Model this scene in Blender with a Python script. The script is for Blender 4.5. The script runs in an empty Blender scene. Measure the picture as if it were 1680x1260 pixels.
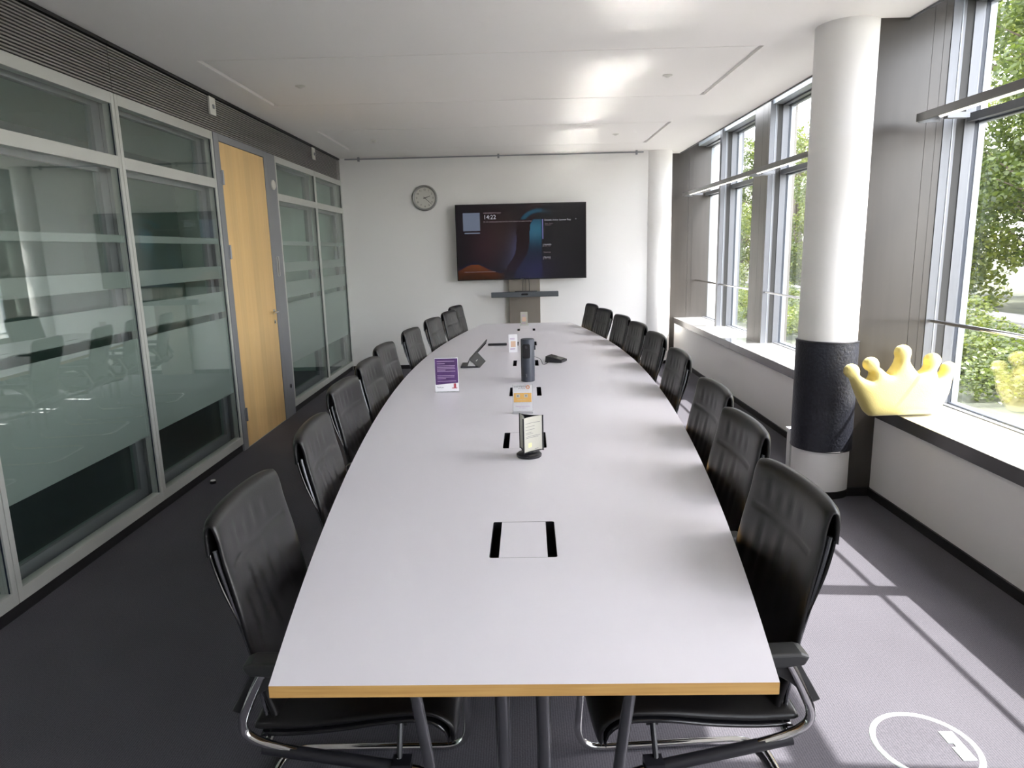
import bpy, bmesh, math, random
import numpy as np
from mathutils import Vector, Matrix, Euler
PI = math.pi
random.seed(7)
S = bpy.context.scene
C = S.collection

# ---------------------------------------------------------------- camera
F_PX, PITCH, YAW, ROLL, EYE = 1129.55, 0.19328, -0.01129, -0.02415, 1.58
fwd = Vector((math.sin(YAW) * math.cos(PITCH), math.cos(YAW) * math.cos(PITCH), -math.sin(PITCH)))
rgt = Vector((math.cos(YAW), -math.sin(YAW), 0))
upv = rgt.cross(fwd)
r2 = rgt * math.cos(ROLL) + upv * math.sin(ROLL)
u2 = -rgt * math.sin(ROLL) + upv * math.cos(ROLL)
cam_d = bpy.data.cameras.new('camera')
cam = bpy.data.objects.new('camera', cam_d)
C.objects.link(cam)
M = Matrix((r2, u2, -fwd)).transposed().to_4x4()
M.translation = Vector((0, 0, EYE))
cam.matrix_world = M
cam_d.sensor_fit = 'HORIZONTAL'
cam_d.sensor_width = 36
cam_d.lens = 36 * F_PX / 1680
cam_d.clip_start = 0.05
cam_d.clip_end = 300
S.camera = cam

# ---------------------------------------------------------------- light
SUN_STRENGTH = 8.6
SKY_STRENGTH = 0.9
EXPOSURE = 1.25
world = bpy.data.worlds.new('sky')
S.world = world
world.use_nodes = True
wn = world.node_tree
wn.nodes.clear()
w_out = wn.nodes.new('ShaderNodeOutputWorld')
w_bg = wn.nodes.new('ShaderNodeBackground')
w_sky = wn.nodes.new('ShaderNodeTexSky')
w_sky.sky_type = 'NISHITA'
w_sky.sun_disc = False
w_sky.sun_elevation = math.atan(1.294)
w_sky.sun_rotation = math.radians(90)
w_sky.dust_density = 3.0
w_mix = wn.nodes.new('ShaderNodeMix')
w_mix.data_type = 'RGBA'
w_mix.inputs[0].default_value = 0.6
w_mix.inputs[7].default_value = (7.2, 7.1, 7.2, 1)
wn.links.new(w_sky.outputs[0], w_mix.inputs[6])
wn.links.new(w_mix.outputs[2], w_bg.inputs[0])
w_bg.inputs[1].default_value = SKY_STRENGTH
wn.links.new(w_bg.outputs[0], w_out.inputs[0])

sun_d = bpy.data.lights.new('sun', 'SUN')
sun_d.energy = SUN_STRENGTH
sun_d.angle = math.radians(0.6)
sun_d.color = (1.0, 0.965, 0.91)
sun = bpy.data.objects.new('sun', sun_d)
C.objects.link(sun)
sun.rotation_euler = Vector((-1, 0.073, -1.294)).to_track_quat('-Z', 'Y').to_euler()
sun.location = (12, 3, 15)
for (ya, yb) in ((4.3, 9.6), (-4.0, 4.12)):       # daylight entering through the window bays
    pd = bpy.data.lights.new('daylight', 'AREA')
    pd.shape = 'RECTANGLE'
    pd.size = 2.5
    pd.size_y = yb - ya
    po = bpy.data.objects.new('daylight', pd)
    C.objects.link(po)
    po.location = (2.80, (ya + yb) / 2, 1.75)
    po.rotation_euler = (0, PI / 2, 0)
    pd.cycles.is_portal = True

S.view_settings.view_transform = 'Standard'
S.view_settings.look = 'None'
S.view_settings.exposure = EXPOSURE
S.view_settings.gamma = 1
S.view_settings.use_curve_mapping = False
cy = S.cycles
cy.max_bounces = 10
cy.diffuse_bounces = 6
cy.glossy_bounces = 5
cy.transmission_bounces = 6
cy.transparent_max_bounces = 20
cy.sample_clamp_indirect = 0.0
cy.blur_glossy = 0.0
cy.use_denoising = True

# ---------------------------------------------------------------- dimensions
XL, XR, YF, YB, H = -2.28, 2.18, 9.34, -5.0, 2.79  # YB: room lengthened out of view to hold windows added for light
YE = 9.70                     # end of the window recess beside the far column
XI, XG = 2.45, 2.675           # inner lining plane and glass plane of the window wall
SILL = 0.585
XC = 2.21                     # edge of the ceiling at the window side


# ---------------------------------------------------------------- materials
def mat(name, col, rough=0.5, metal=0.0, spec=0.5, coat=0.0, bump=None, var=None, emit=None, sheen=0.0):
    m = bpy.data.materials.new(name)
    m.use_nodes = True
    nt = m.node_tree
    b = nt.nodes['Principled BSDF']
    b.inputs['Base Color'].default_value = (*col, 1)
    b.inputs['Roughness'].default_value = rough
    b.inputs['Metallic'].default_value = metal
    b.inputs['Specular IOR Level'].default_value = spec
    b.inputs['Coat Weight'].default_value = coat
    b.inputs['Sheen Weight'].default_value = sheen
    tc = nt.nodes.new('ShaderNodeTexCoord')
    if var:                       # (scale, amount, stretch)
        mp = nt.nodes.new('ShaderNodeMapping')
        mp.inputs[3].default_value = var[2] if len(var) > 2 else (1, 1, 1)
        nz = nt.nodes.new('ShaderNodeTexNoise')
        nz.inputs['Scale'].default_value = var[0]
        nz.inputs['Detail'].default_value = 6
        nt.links.new(tc.outputs['Object'], mp.inputs[0])
        nt.links.new(mp.outputs[0], nz.inputs[0])
        mr = nt.nodes.new('ShaderNodeMapRange')
        mr.inputs[1].default_value = 0.3
        mr.inputs[2].default_value = 0.7
        mr.inputs[3].default_value = 1 - var[1]
        mr.inputs[4].default_value = 1 + var[1]
        nt.links.new(nz.outputs[0], mr.inputs[0])
        mx = nt.nodes.new('ShaderNodeVectorMath')
        mx.operation = 'SCALE'
        mx.inputs[0].default_value = col
        nt.links.new(mr.outputs[0], mx.inputs[3])
        nt.links.new(mx.outputs[0], b.inputs['Base Color'])
    if bump:                      # (scale, strength, distance, stretch)
        mp = nt.nodes.new('ShaderNodeMapping')
        mp.inputs[3].default_value = bump[3] if len(bump) > 3 else (1, 1, 1)
        nz = nt.nodes.new('ShaderNodeTexNoise')
        nz.inputs['Scale'].default_value = bump[0]
        nz.inputs['Detail'].default_value = 4
        bp = nt.nodes.new('ShaderNodeBump')
        bp.inputs['Strength'].default_value = bump[1]
        bp.inputs['Distance'].default_value = bump[2]
        nt.links.new(tc.outputs['Object'], mp.inputs[0])
        nt.links.new(mp.outputs[0], nz.inputs[0])
        nt.links.new(nz.outputs[0], bp.inputs['Height'])
        nt.links.new(bp.outputs[0], b.inputs['Normal'])
    if emit:
        b.inputs['Emission Color'].default_value = (*emit[0], 1)
        b.inputs['Emission Strength'].default_value = emit[1]
    return m


def glass_mat(name, tint, f0, gain, rough=0.0):
    m = bpy.data.materials.new(name)
    m.use_nodes = True
    nt = m.node_tree
    nt.nodes.clear()
    out = nt.nodes.new('ShaderNodeOutputMaterial')
    tr = nt.nodes.new('ShaderNodeBsdfTransparent')
    tr.inputs[0].default_value = (*tint, 1)
    gl = nt.nodes.new('ShaderNodeBsdfGlossy')
    gl.inputs['Roughness'].default_value = rough
    gl.inputs['Color'].default_value = (0.95, 1.0, 0.97, 1)
    ge = nt.nodes.new('ShaderNodeNewGeometry')
    dt = nt.nodes.new('ShaderNodeVectorMath'); dt.operation = 'DOT_PRODUCT'
    ab = nt.nodes.new('ShaderNodeMath'); ab.operation = 'ABSOLUTE'
    om = nt.nodes.new('ShaderNodeMath'); om.operation = 'SUBTRACT'; om.inputs[0].default_value = 1
    pw = nt.nodes.new('ShaderNodeMath'); pw.operation = 'POWER'; pw.inputs[1].default_value = 5
    ma = nt.nodes.new('ShaderNodeMath'); ma.operation = 'MULTIPLY_ADD'
    ma.inputs[1].default_value = gain
    ma.inputs[2].default_value = f0
    nt.links.new(ge.outputs['Normal'], dt.inputs[0])
    nt.links.new(ge.outputs['Incoming'], dt.inputs[1])
    nt.links.new(dt.outputs['Value'], ab.inputs[0])
    nt.links.new(ab.outputs[0], om.inputs[1])
    nt.links.new(om.outputs[0], pw.inputs[0])
    nt.links.new(pw.outputs[0], ma.inputs[0])
    mx = nt.nodes.new('ShaderNodeMixShader')
    nt.links.new(ma.outputs[0], mx.inputs[0])
    nt.links.new(tr.outputs[0], mx.inputs[1])
    nt.links.new(gl.outputs[0], mx.inputs[2])
    nt.links.new(mx.outputs[0], out.inputs[0])
    return m


def frost_mat(name, col, keep):
    m = bpy.data.materials.new(name)
    m.use_nodes = True
    nt = m.node_tree
    nt.nodes.clear()
    out = nt.nodes.new('ShaderNodeOutputMaterial')
    tr = nt.nodes.new('ShaderNodeBsdfTransparent')
    tr.inputs[0].default_value = (0.8, 0.9, 0.87, 1)
    df = nt.nodes.new('ShaderNodeBsdfDiffuse'); df.inputs[0].default_value = (*col, 1)
    tl = nt.nodes.new('ShaderNodeBsdfTranslucent'); tl.inputs[0].default_value = (*col, 1)
    a = nt.nodes.new('ShaderNodeMixShader'); a.inputs[0].default_value = 0.18
    b = nt.nodes.new('ShaderNodeMixShader'); b.inputs[0].default_value = 1 - keep
    nt.links.new(df.outputs[0], a.inputs[1]); nt.links.new(tl.outputs[0], a.inputs[2])
    nt.links.new(tr.outputs[0], b.inputs[1]); nt.links.new(a.outputs[0], b.inputs[2])
    nt.links.new(b.outputs[0], out.inputs[0])
    return m


def leaf_mat(name, c1, c2):
    m = bpy.data.materials.new(name)
    m.use_nodes = True
    nt = m.node_tree
    nt.nodes.clear()
    out = nt.nodes.new('ShaderNodeOutputMaterial')
    ge = nt.nodes.new('ShaderNodeNewGeometry')
    rp = nt.nodes.new('ShaderNodeMix'); rp.data_type = 'RGBA'
    rp.inputs[6].default_value = (*c1, 1); rp.inputs[7].default_value = (*c2, 1)
    nt.links.new(ge.outputs['Random Per Island'], rp.inputs[0])
    df = nt.nodes.new('ShaderNodeBsdfDiffuse')
    tl = nt.nodes.new('ShaderNodeBsdfTranslucent')
    gl = nt.nodes.new('ShaderNodeBsdfGlossy'); gl.inputs['Roughness'].default_value = 0.4
    nt.links.new(rp.outputs[2], df.inputs[0]); nt.links.new(rp.outputs[2], tl.inputs[0])
    a = nt.nodes.new('ShaderNodeMixShader'); a.inputs[0].default_value = 0.45
    b = nt.nodes.new('ShaderNodeMixShader'); b.inputs[0].default_value = 0.05
    nt.links.new(df.outputs[0], a.inputs[1]); nt.links.new(tl.outputs[0], a.inputs[2])
    nt.links.new(a.outputs[0], b.inputs[1]); nt.links.new(gl.outputs[0], b.inputs[2])
    nt.links.new(b.outputs[0], out.inputs[0])
    return m


def carpet_mat():
    m = mat('carpet', (0.05, 0.05, 0.06), rough=0.95, spec=0.1)
    nt = m.node_tree
    b = nt.nodes['Principled BSDF']
    tc = nt.nodes.new('ShaderNodeTexCoord')
    wv = nt.nodes.new('ShaderNodeTexWave'); wv.wave_type = 'BANDS'; wv.bands_direction = 'X'
    wv.inputs['Scale'].default_value = 38
    wv.inputs['Distortion'].default_value = 1.5
    wv.inputs['Detail'].default_value = 2
    n1 = nt.nodes.new('ShaderNodeTexNoise'); n1.inputs['Scale'].default_value = 160; n1.inputs['Detail'].default_value = 3
    n2 = nt.nodes.new('ShaderNodeTexNoise'); n2.inputs['Scale'].default_value = 2.2; n2.inputs['Detail'].default_value = 5
    for n in (wv, n1, n2):
        nt.links.new(tc.outputs['Object'], n.inputs[0])
    r = nt.nodes.new('ShaderNodeValToRGB')
    r.color_ramp.elements[0].position = 0.25; r.color_ramp.elements[0].color = (0.062, 0.060, 0.071, 1)
    r.color_ramp.elements[1].position = 0.75; r.color_ramp.elements[1].color = (0.122, 0.119, 0.138, 1)
    ad = nt.nodes.new('ShaderNodeMath'); ad.operation = 'MULTIPLY_ADD'; ad.inputs[1].default_value = 0.25
    s2 = nt.nodes.new('ShaderNodeMath'); s2.operation = 'MULTIPLY_ADD'; s2.inputs[1].default_value = 0.55
    s3 = nt.nodes.new('ShaderNodeMath'); s3.operation = 'MULTIPLY'; s3.inputs[1].default_value = 0.22
    nt.links.new(n2.outputs[0], s3.inputs[0])
    nt.links.new(n1.outputs[0], s2.inputs[0]); nt.links.new(s3.outputs[0], s2.inputs[2])
    nt.links.new(wv.outputs[1], ad.inputs[0]); nt.links.new(s2.outputs[0], ad.inputs[2])
    nt.links.new(ad.outputs[0], r.inputs[0])
    nt.links.new(r.outputs[0], b.inputs['Base Color'])
    bp = nt.nodes.new('ShaderNodeBump'); bp.inputs['Strength'].default_value = 0.5; bp.inputs['Distance'].default_value = 0.003
    nt.links.new(n1.outputs[0], bp.inputs['Height']); nt.links.new(bp.outputs[0], b.inputs['Normal'])
    return m


def wood_mat(name, c1, c2, rough=0.4, stretch=(6, 6, 0.5), strips=True):
    m = mat(name, c1, rough=rough)
    nt = m.node_tree
    b = nt.nodes['Principled BSDF']
    tc = nt.nodes.new('ShaderNodeTexCoord')
    mp = nt.nodes.new('ShaderNodeMapping'); mp.inputs[3].default_value = stretch
    n = nt.nodes.new('ShaderNodeTexNoise'); n.inputs['Scale'].default_value = 3.5; n.inputs['Detail'].default_value = 8
    n.inputs['Distortion'].default_value = 0.2
    nt.links.new(tc.outputs['Object'], mp.inputs[0]); nt.links.new(mp.outputs[0], n.inputs[0])
    r = nt.nodes.new('ShaderNodeValToRGB')
    r.color_ramp.elements[0].position = 0.3; r.color_ramp.elements[0].color = (*c1, 1)
    r.color_ramp.elements[1].position = 0.7; r.color_ramp.elements[1].color = (*c2, 1)
    nt.links.new(n.outputs[0], r.inputs[0])
    if strips:
        sx_ = nt.nodes.new('ShaderNodeSeparateXYZ')
        m1 = nt.nodes.new('ShaderNodeMath'); m1.operation = 'MULTIPLY'; m1.inputs[1].default_value = 8.4
        m2 = nt.nodes.new('ShaderNodeMath'); m2.operation = 'FLOOR'
        wn_ = nt.nodes.new('ShaderNodeTexWhiteNoise'); wn_.noise_dimensions = '1D'
        nt.links.new(tc.outputs['Object'], sx_.inputs[0]); nt.links.new(sx_.outputs[1], m1.inputs[0])
        nt.links.new(m1.outputs[0], m2.inputs[0]); nt.links.new(m2.outputs[0], wn_.inputs['W'])
        hs = nt.nodes.new('ShaderNodeHueSaturation')
        mr = nt.nodes.new('ShaderNodeMapRange'); mr.inputs[3].default_value = 0.94; mr.inputs[4].default_value = 1.05
        sp = nt.nodes.new('ShaderNodeSeparateColor')
        nt.links.new(wn_.outputs['Color'], sp.inputs[0]); nt.links.new(sp.outputs[0], mr.inputs[0])
        nt.links.new(mr.outputs[0], hs.inputs['Value']); nt.links.new(r.outputs[0], hs.inputs['Color'])
        nt.links.new(hs.outputs[0], b.inputs['Base Color'])
    else:
        nt.links.new(r.outputs[0], b.inputs['Base Color'])
    return m


M_wall = mat('white_paint', (0.86, 0.85, 0.83), 0.75, spec=0.2, bump=(350, 0.12, 0.001))
M_ceil = mat('ceiling_paint', (0.86, 0.845, 0.82), 0.8, spec=0.15)
M_groove = mat('ceiling_groove', (0.84, 0.83, 0.81), 0.8)
M_carpet = carpet_mat()
M_black = mat('black_skirting', (0.012, 0.011, 0.012), 0.5)
M_alu = mat('light_aluminium', (0.52, 0.53, 0.50), 0.38, metal=0.25, var=(2, 0.04))
M_alu_d = mat('grey_metal_frame', (0.27, 0.28, 0.30), 0.4, metal=0.4)
M_steel = mat('brushed_lining', (0.165, 0.155, 0.140), 0.36, metal=0.55, var=(3, 0.06, (8, 8, 0.6)))
M_steel_d = mat('dark_return_lining', (0.060, 0.054, 0.048), 0.30, metal=0.15, var=(3, 0.06, (8, 8, 0.6)))
M_steel2 = mat('window_aluminium', (0.165, 0.172, 0.185), 0.42, metal=0.4, var=(6, 0.04, (8, 8, 0.4)))
M_channel = mat('blind_channel', (0.035, 0.035, 0.033), 0.6)
M_gasket = mat('black_gasket', (0.010, 0.016, 0.03), 0.5)
M_frame_w = mat('outer_white_frame', (0.34, 0.37, 0.40), 0.35, metal=0.2)
M_slat = mat('grille_slat', (0.30, 0.29, 0.27), 0.45, metal=0.4)
M_slot = mat('grille_void', (0.010, 0.010, 0.010), 0.9)
M_glass_in = glass_mat('partition_glass', (0.95, 0.972, 0.962), 0.080, 0.6)
M_glass_back = glass_mat('partition_back_glass', (0.86, 0.95, 0.92), 0.02, 0.4)
M_glass_out = glass_mat('window_glass', (0.985, 0.985, 0.985), 0.075, 0.6)
M_frost = frost_mat('frosted_film', (0.36, 0.41, 0.39), 0.22)
M_door = wood_mat('maple_veneer', (0.70, 0.46, 0.19), (0.75, 0.51, 0.225), 0.38)
M_edge = wood_mat('birch_edge', (0.50, 0.28, 0.085), (0.62, 0.38, 0.13), 0.5, (1.5, 1.5, 40), strips=False)
M_lam = mat('white_laminate', (0.70, 0.685, 0.73), 0.32, spec=0.5, bump=(900, 0.05, 0.0005))
M_chrome = mat('chrome', (0.72, 0.72, 0.72), 0.10, metal=1.0)
M_gun = mat('satin_steel_tube', (0.22, 0.225, 0.24), 0.22, metal=0.9)
M_leather = mat('black_leather', (0.0045, 0.0043, 0.0050), 0.34, spec=0.52, bump=(260, 0.18, 0.0012))
M_shell = mat('black_gloss_shell', (0.008, 0.008, 0.010), 0.14, spec=0.6, coat=0.3)
M_pad = mat('black_plastic', (0.022, 0.023, 0.024), 0.42)
M_sleeve = mat('column_leather', (0.016, 0.018, 0.027), 0.46, spec=0.5, bump=(70, 0.7, 0.005), var=(60, 0.25))
M_sill = mat('white_sill', (0.66, 0.66, 0.64), 0.14, spec=1.0, coat=1.0)
M_sill.node_tree.nodes['Principled BSDF'].inputs['Coat Roughness'].default_value = 0.14
M_sill.node_tree.nodes['Principled BSDF'].inputs['Coat IOR'].default_value = 2.1
M_sill_edge = mat('sill_edge', (0.16, 0.155, 0.15), 0.25, metal=0.6)
M_lampbody = mat('lamp_housing', (0.17, 0.165, 0.16), 0.35, metal=0.4)
M_tube = mat('lamp_diffuser', (0.9, 0.9, 0.85), 0.4, emit=((1.0, 0.95, 0.82), 0.6))
M_yellow = mat('yellow_plush', (0.66, 0.55, 0.20), 0.85, spec=0.2, sheen=0.3, bump=(160, 0.3, 0.003))
M_bezel = mat('tv_bezel', (0.012, 0.012, 0.012), 0.3)
M_grey = mat('speaker_cloth', (0.085, 0.095, 0.105), 0.6)
M_dark = mat('dark_plastic', (0.014, 0.014, 0.018), 0.35)
M_navy = mat('slate_plastic', (0.045, 0.052, 0.070), 0.45)
M_paper = mat('paper_white', (0.86, 0.86, 0.88), 0.6)
M_cream = mat('paper_cream', (0.50, 0.49, 0.42), 0.6)
M_ink = mat('ink_grey', (0.16, 0.16, 0.18), 0.7)
M_orange = mat('orange_print', (0.72, 0.42, 0.12), 0.6)
M_logo = mat('logo_orange', (0.65, 0.22, 0.05), 0.6)
M_red = mat('red_print', (0.45, 0.08, 0.10), 0.6)
M_yel = mat('yellow_mark', (0.85, 0.83, 0.35), 0.7)
M_lines = mat('pale_print', (0.50, 0.36, 0.55), 0.6)
M_acryl = glass_mat('acrylic', (0.95, 0.95, 0.95), 0.04, 0.6)
M_plate = mat('sensor_plate', (0.62, 0.61, 0.56), 0.5)
M_bronze = mat('stand_metal', (0.33, 0.30, 0.26), 0.40, metal=0.6, var=(3, 0.08, (1, 1, 0.3)))
M_stopw = mat('stop_white', (0.8, 0.8, 0.8), 0.4)
M_ring = mat('floor_ring', (0.62, 0.70, 0.68), 0.35)
M_bark = mat('bark', (0.09, 0.07, 0.05), 0.9, bump=(12, 0.8, 0.03, (3, 3, 0.5)))
M_leaf1 = leaf_mat('leaf_fresh', (0.058, 0.092, 0.011), (0.20, 0.235, 0.036))
M_leaf2 = leaf_mat('leaf_deep', (0.032, 0.056, 0.010), (0.12, 0.16, 0.026))
M_gravel = mat('paving_outside', (0.10, 0.082, 0.078), 0.9, var=(30, 0.25))
M_soil = mat('soil_outside', (0.035, 0.042, 0.02), 0.95, var=(2, 0.3))
M_path = mat('path_outside', (0.16, 0.155, 0.145), 0.9, var=(6, 0.1))
M_facade = mat('facade', (0.5, 0.5, 0.48), 0.8)
M_corr = mat('corridor_wall', (0.30, 0.33, 0.32), 0.8)


# ---------------------------------------------------------------- helpers
def tag(o, label=None, cat=None, group=None, kind=None):
    if label: o['label'] = label
    if cat: o['category'] = cat
    if group: o['group'] = group
    if kind: o['kind'] = kind
    return o


def empty(name, loc=(0, 0, 0), rz=0.0):
    o = bpy.data.objects.new(name, None)
    o.empty_display_size = 0.1
    o.location = loc
    o.rotation_euler = (0, 0, rz)
    C.objects.link(o)
    return o


class MB:
    def __init__(s):
        s.bm = bmesh.new()

    def box(s, x0, x1, y0, y1, z0, z1, mi=0):
        v = [s.bm.verts.new(p) for p in ((x0, y0, z0), (x1, y0, z0), (x1, y1, z0), (x0, y1, z0),
                                         (x0, y0, z1), (x1, y0, z1), (x1, y1, z1), (x0, y1, z1))]
        for f in ((0, 3, 2, 1), (4, 5, 6, 7), (0, 1, 5, 4), (1, 2, 6, 5), (2, 3, 7, 6), (3, 0, 4, 7)):
            s.bm.faces.new([v[i] for i in f]).material_index = mi
        return v

    def prism(s, pts, z0, z1, axis='Z', mi=0):
        def P(a, b, c):
            return {'Z': (a, b, c), 'X': (c, a, b), 'Y': (a, c, b)}[axis]
        lo = [s.bm.verts.new(P(a, b, z0)) for a, b in pts]
        hi = [s.bm.verts.new(P(a, b, z1)) for a, b in pts]
        n = len(pts)
        s.bm.faces.new(lo[::-1]).material_index = mi
        s.bm.faces.new(hi).material_index = mi
        for i in range(n):
            s.bm.faces.new((lo[i], lo[(i + 1) % n], hi[(i + 1) % n], hi[i])).material_index = mi

    def loops(s, rings, closed=True, caps=True, mi=0):
        vs = [[s.bm.verts.new(p) for p in r] for r in rings]
        n = len(vs[0])
        for a, b in zip(vs[:-1], vs[1:]):
            for i in range(n if closed else n - 1):
                s.bm.faces.new((a[i], a[(i + 1) % n], b[(i + 1) % n], b[i])).material_index = mi
        if caps:
            s.bm.faces.new(vs[0][::-1]).material_index = mi
            s.bm.faces.new(vs[-1]).material_index = mi

    def lathe(s, prof, c=(0, 0, 0), n=48, mi=0):
        rings = []
        for r, z in prof:
            rings.append([(c[0] + r * math.cos(2 * PI * i / n), c[1] + r * math.sin(2 * PI * i / n), c[2] + z) for i in range(n)])
        s.loops(rings, mi=mi)

    def tube(s, path, r, n=12, closed=False, mi=0):
        pts = [Vector(p) for p in path]
        m = len(pts)
        rings = []
        up = None
        for i, p in enumerate(pts):
            if closed:
                t = (pts[(i + 1) % m] - pts[i - 1]).normalized()
            else:
                t = (pts[min(i + 1, m - 1)] - pts[max(i - 1, 0)]).normalized()
            if up is None:
                up = Vector((0, 0, 1)) if abs(t.z) < 0.9 else Vector((1, 0, 0))
            up = (up - t * up.dot(t)).normalized()
            sd = t.cross(up)
            rr = r(i / (m - 1)) if callable(r) else r
            rings.append([p + (up * math.cos(2 * PI * k / n) + sd * math.sin(2 * PI * k / n)) * rr for k in range(n)])
        if closed:
            rings.append(rings[0])
            vs = [[s.bm.verts.new(q) for q in rr] for rr in rings[:-1]]
            vs.append(vs[0])
            for a, b in zip(vs[:-1], vs[1:]):
                for i in range(n):
                    s.bm.faces.new((a[i], a[(i + 1) % n], b[(i + 1) % n], b[i])).material_index = mi
        else:
            s.loops(rings, mi=mi)

    def build(s, name, m, parent=None, smooth=False, bevel=0.0, loc=None, rz=None, kind=None, label=None, seg=2):
        bmesh.ops.recalc_face_normals(s.bm, faces=s.bm.faces)
        me = bpy.data.meshes.new(name)
        s.bm.to_mesh(me)
        s.bm.free()
        for mm in (m if isinstance(m, (list, tuple)) else [m]):
            me.materials.append(mm)
        o = bpy.data.objects.new(name, me)
        C.objects.link(o)
        if parent: o.parent = parent
        if loc: o.location = loc
        if rz: o.rotation_euler = (0, 0, rz)
        if smooth:
            me.polygons.foreach_set('use_smooth', [True] * len(me.polygons))
            if smooth != 'all':
                me.set_sharp_from_angle(angle=math.radians(40))
        if bevel:
            b = o.modifiers.new('bevel', 'BEVEL')
            b.width = bevel
            b.segments = seg
            b.limit_method = 'ANGLE'
            b.angle_limit = math.radians(40)
            b.harden_normals = False
        if kind: o['kind'] = kind
        if label: o['label'] = label
        return o


def boxo(name, m, x0, x1, y0, y1, z0, z1, parent=None, bevel=0.0, kind=None, label=None):
    b = MB()
    b.box(x0, x1, y0, y1, z0, z1)
    return b.build(name, m, parent, bevel=bevel, kind=kind, label=label)


def fillet(pts, r, n=6):
    pts = [Vector(p) for p in pts]
    out = [pts[0]]
    for i in range(1, len(pts) - 1):
        a, b, c = pts[i - 1], pts[i], pts[i + 1]
        ri = r[i] if isinstance(r, (list, tuple)) else r
        d1 = min(ri, (a - b).length * 0.48)
        d2 = min(ri, (c - b).length * 0.48)
        p1 = b + (a - b).normalized() * d1
        p2 = b + (c - b).normalized() * d2
        for k in range(n + 1):
            t = k / n
            out.append((1 - t) ** 2 * p1 + 2 * t * (1 - t) * b + t * t * p2)
    out.append(pts[-1])
    return out


def smoothpath(pts, n):
    """Catmull-Rom through 2D points, n samples"""
    P = [np.array(p, float) for p in pts]
    P = [2 * P[0] - P[1]] + P + [2 * P[-1] - P[-2]]
    segs = len(P) - 3
    out = []
    for k in range(n):
        t = k / (n - 1) * segs
        i = min(int(t), segs - 1)
        t -= i
        a, b, c, d = P[i:i + 4]
        out.append(0.5 * ((2 * b) + (-a + c) * t + (2 * a - 5 * b + 4 * c - d) * t * t + (-a + 3 * b - 3 * c + d) * t ** 3))
    return out


def slab(mb, path, width, thick, nu=36, expo=5.0, bump=None, warp=None, cap=0.012):
    """upholstered ribbon: path of (f, z) samples; X is across"""
    m = len(path)
    q_ = np.array(path)
    L_a = np.concatenate([[0], np.cumsum(np.linalg.norm(np.diff(q_, axis=0), axis=1))])
    tt = np.linspace(0, L_a[-1], m)
    path = list(np.stack([np.interp(tt, L_a, q_[:, 0]), np.interp(tt, L_a, q_[:, 1])], axis=1))
    rings = []
    for i, p in enumerate(path):
        a = path[max(i - 1, 0)]
        b = path[min(i + 1, m - 1)]
        t = np.array(b) - np.array(a)
        t /= np.linalg.norm(t)
        n = np.array((t[1], -t[0]))          # to the front side when the path climbs
        v = i / (m - 1)
        w = width(v) if callable(width) else width
        th = thick(v) if callable(thick) else thick
        ring = []
        for k in range(nu):
            hf = nu // 2
            kk = k if k < hf else k - hf
            s_ = 1 - 2 * kk / hf                     # 1 -> -1 along the front, then back
            x = 0.45 * s_ + 0.55 * math.sin(s_ * PI / 2)
            y = max(0.0, 1 - abs(x) ** expo) ** (1 / 2.2)
            if k >= hf: x, y = -x, -y
            u = x
            d = y * th / 2
            if bump and y > 0: d += bump(u, v) * min(1, max(0, (1 - abs(u)) * 8))
            q = np.array(p) + n * d
            if warp:
                df, dz = warp(u, v)
                q = q + np.array((df, dz))
            ring.append((u * w / 2, q[0], q[1]))
        rings.append(ring)

    def shrink(r, k, off):
        c = np.mean(np.array(r), axis=0)
        return [tuple(c + (np.array(p) - c) * np.array((1 - (1 - k) * 0.06, k, k)) + np.array((0, off[0], off[1]))) for p in r]
    t0 = np.array(path[0]) - np.array(path[1]); t0 /= np.linalg.norm(t0)
    t1 = np.array(path[-1]) - np.array(path[-2]); t1 /= np.linalg.norm(t1)
    rings = [shrink(rings[0], 0.5, t0 * cap), shrink(rings[0], 0.85, t0 * cap * 0.7)] + rings + \
            [shrink(rings[-1], 0.85, t1 * cap * 0.7), shrink(rings[-1], 0.5, t1 * cap)]
    mb.loops(rings)


def text(name, body, size, m, parent, loc, rot=(PI / 2, 0, 0), depth=0.0005, align='LEFT', kern=1.0, scale=(1, 1, 1)):
    cu = bpy.data.curves.new(name, 'FONT')
    cu.body = body
    cu.size = size
    cu.extrude = depth
    cu.align_x = align
    cu.align_y = 'CENTER'
    cu.resolution_u = 3
    cu.space_character = kern
    t = bpy.data.objects.new(name + '_tmp', cu)
    C.objects.link(t)
    bpy.context.view_layer.update()
    me = bpy.data.meshes.new_from_object(t.evaluated_get(bpy.context.evaluated_depsgraph_get()))
    bpy.data.objects.remove(t)
    bpy.data.curves.remove(cu)
    me.materials.clear()
    me.materials.append(m)
    o = bpy.data.objects.new(name, me)
    C.objects.link(o)
    o.location = loc
    o.rotation_euler = rot
    o.scale = scale
    o.parent = parent
    return o


def copy_tree(o, parent=None):
    c = o.copy()
    C.objects.link(c)
    if parent: c.parent = parent
    for ch in [q for q in o.children]:
        copy_tree(ch, c)
    return c


# ================================================================ ROOM
T = 'structure'
boxo('floor', M_carpet, XL - 2.2, XR + 0.02, YB, YE + 0.1, -0.10, 0.0, kind=T)
boxo('wall_far', M_wall, XL - 2.2, 1.95, YF, YE + 0.1, 0, 3.0, kind=T)
boxo('wall_far_recess', M_wall, 1.95, XI + 0.5, YE, YE + 0.1, 0, 3.1, kind=T)
boxo('wall_back', M_wall, XL - 2.2, XI + 0.5, YB - 0.2, YB, 0, 3.0, kind=T)
boxo('wall_corridor', M_corr, XL - 2.3, XL - 2.2, YB, YF, 0, 3.0, kind=T)
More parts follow.
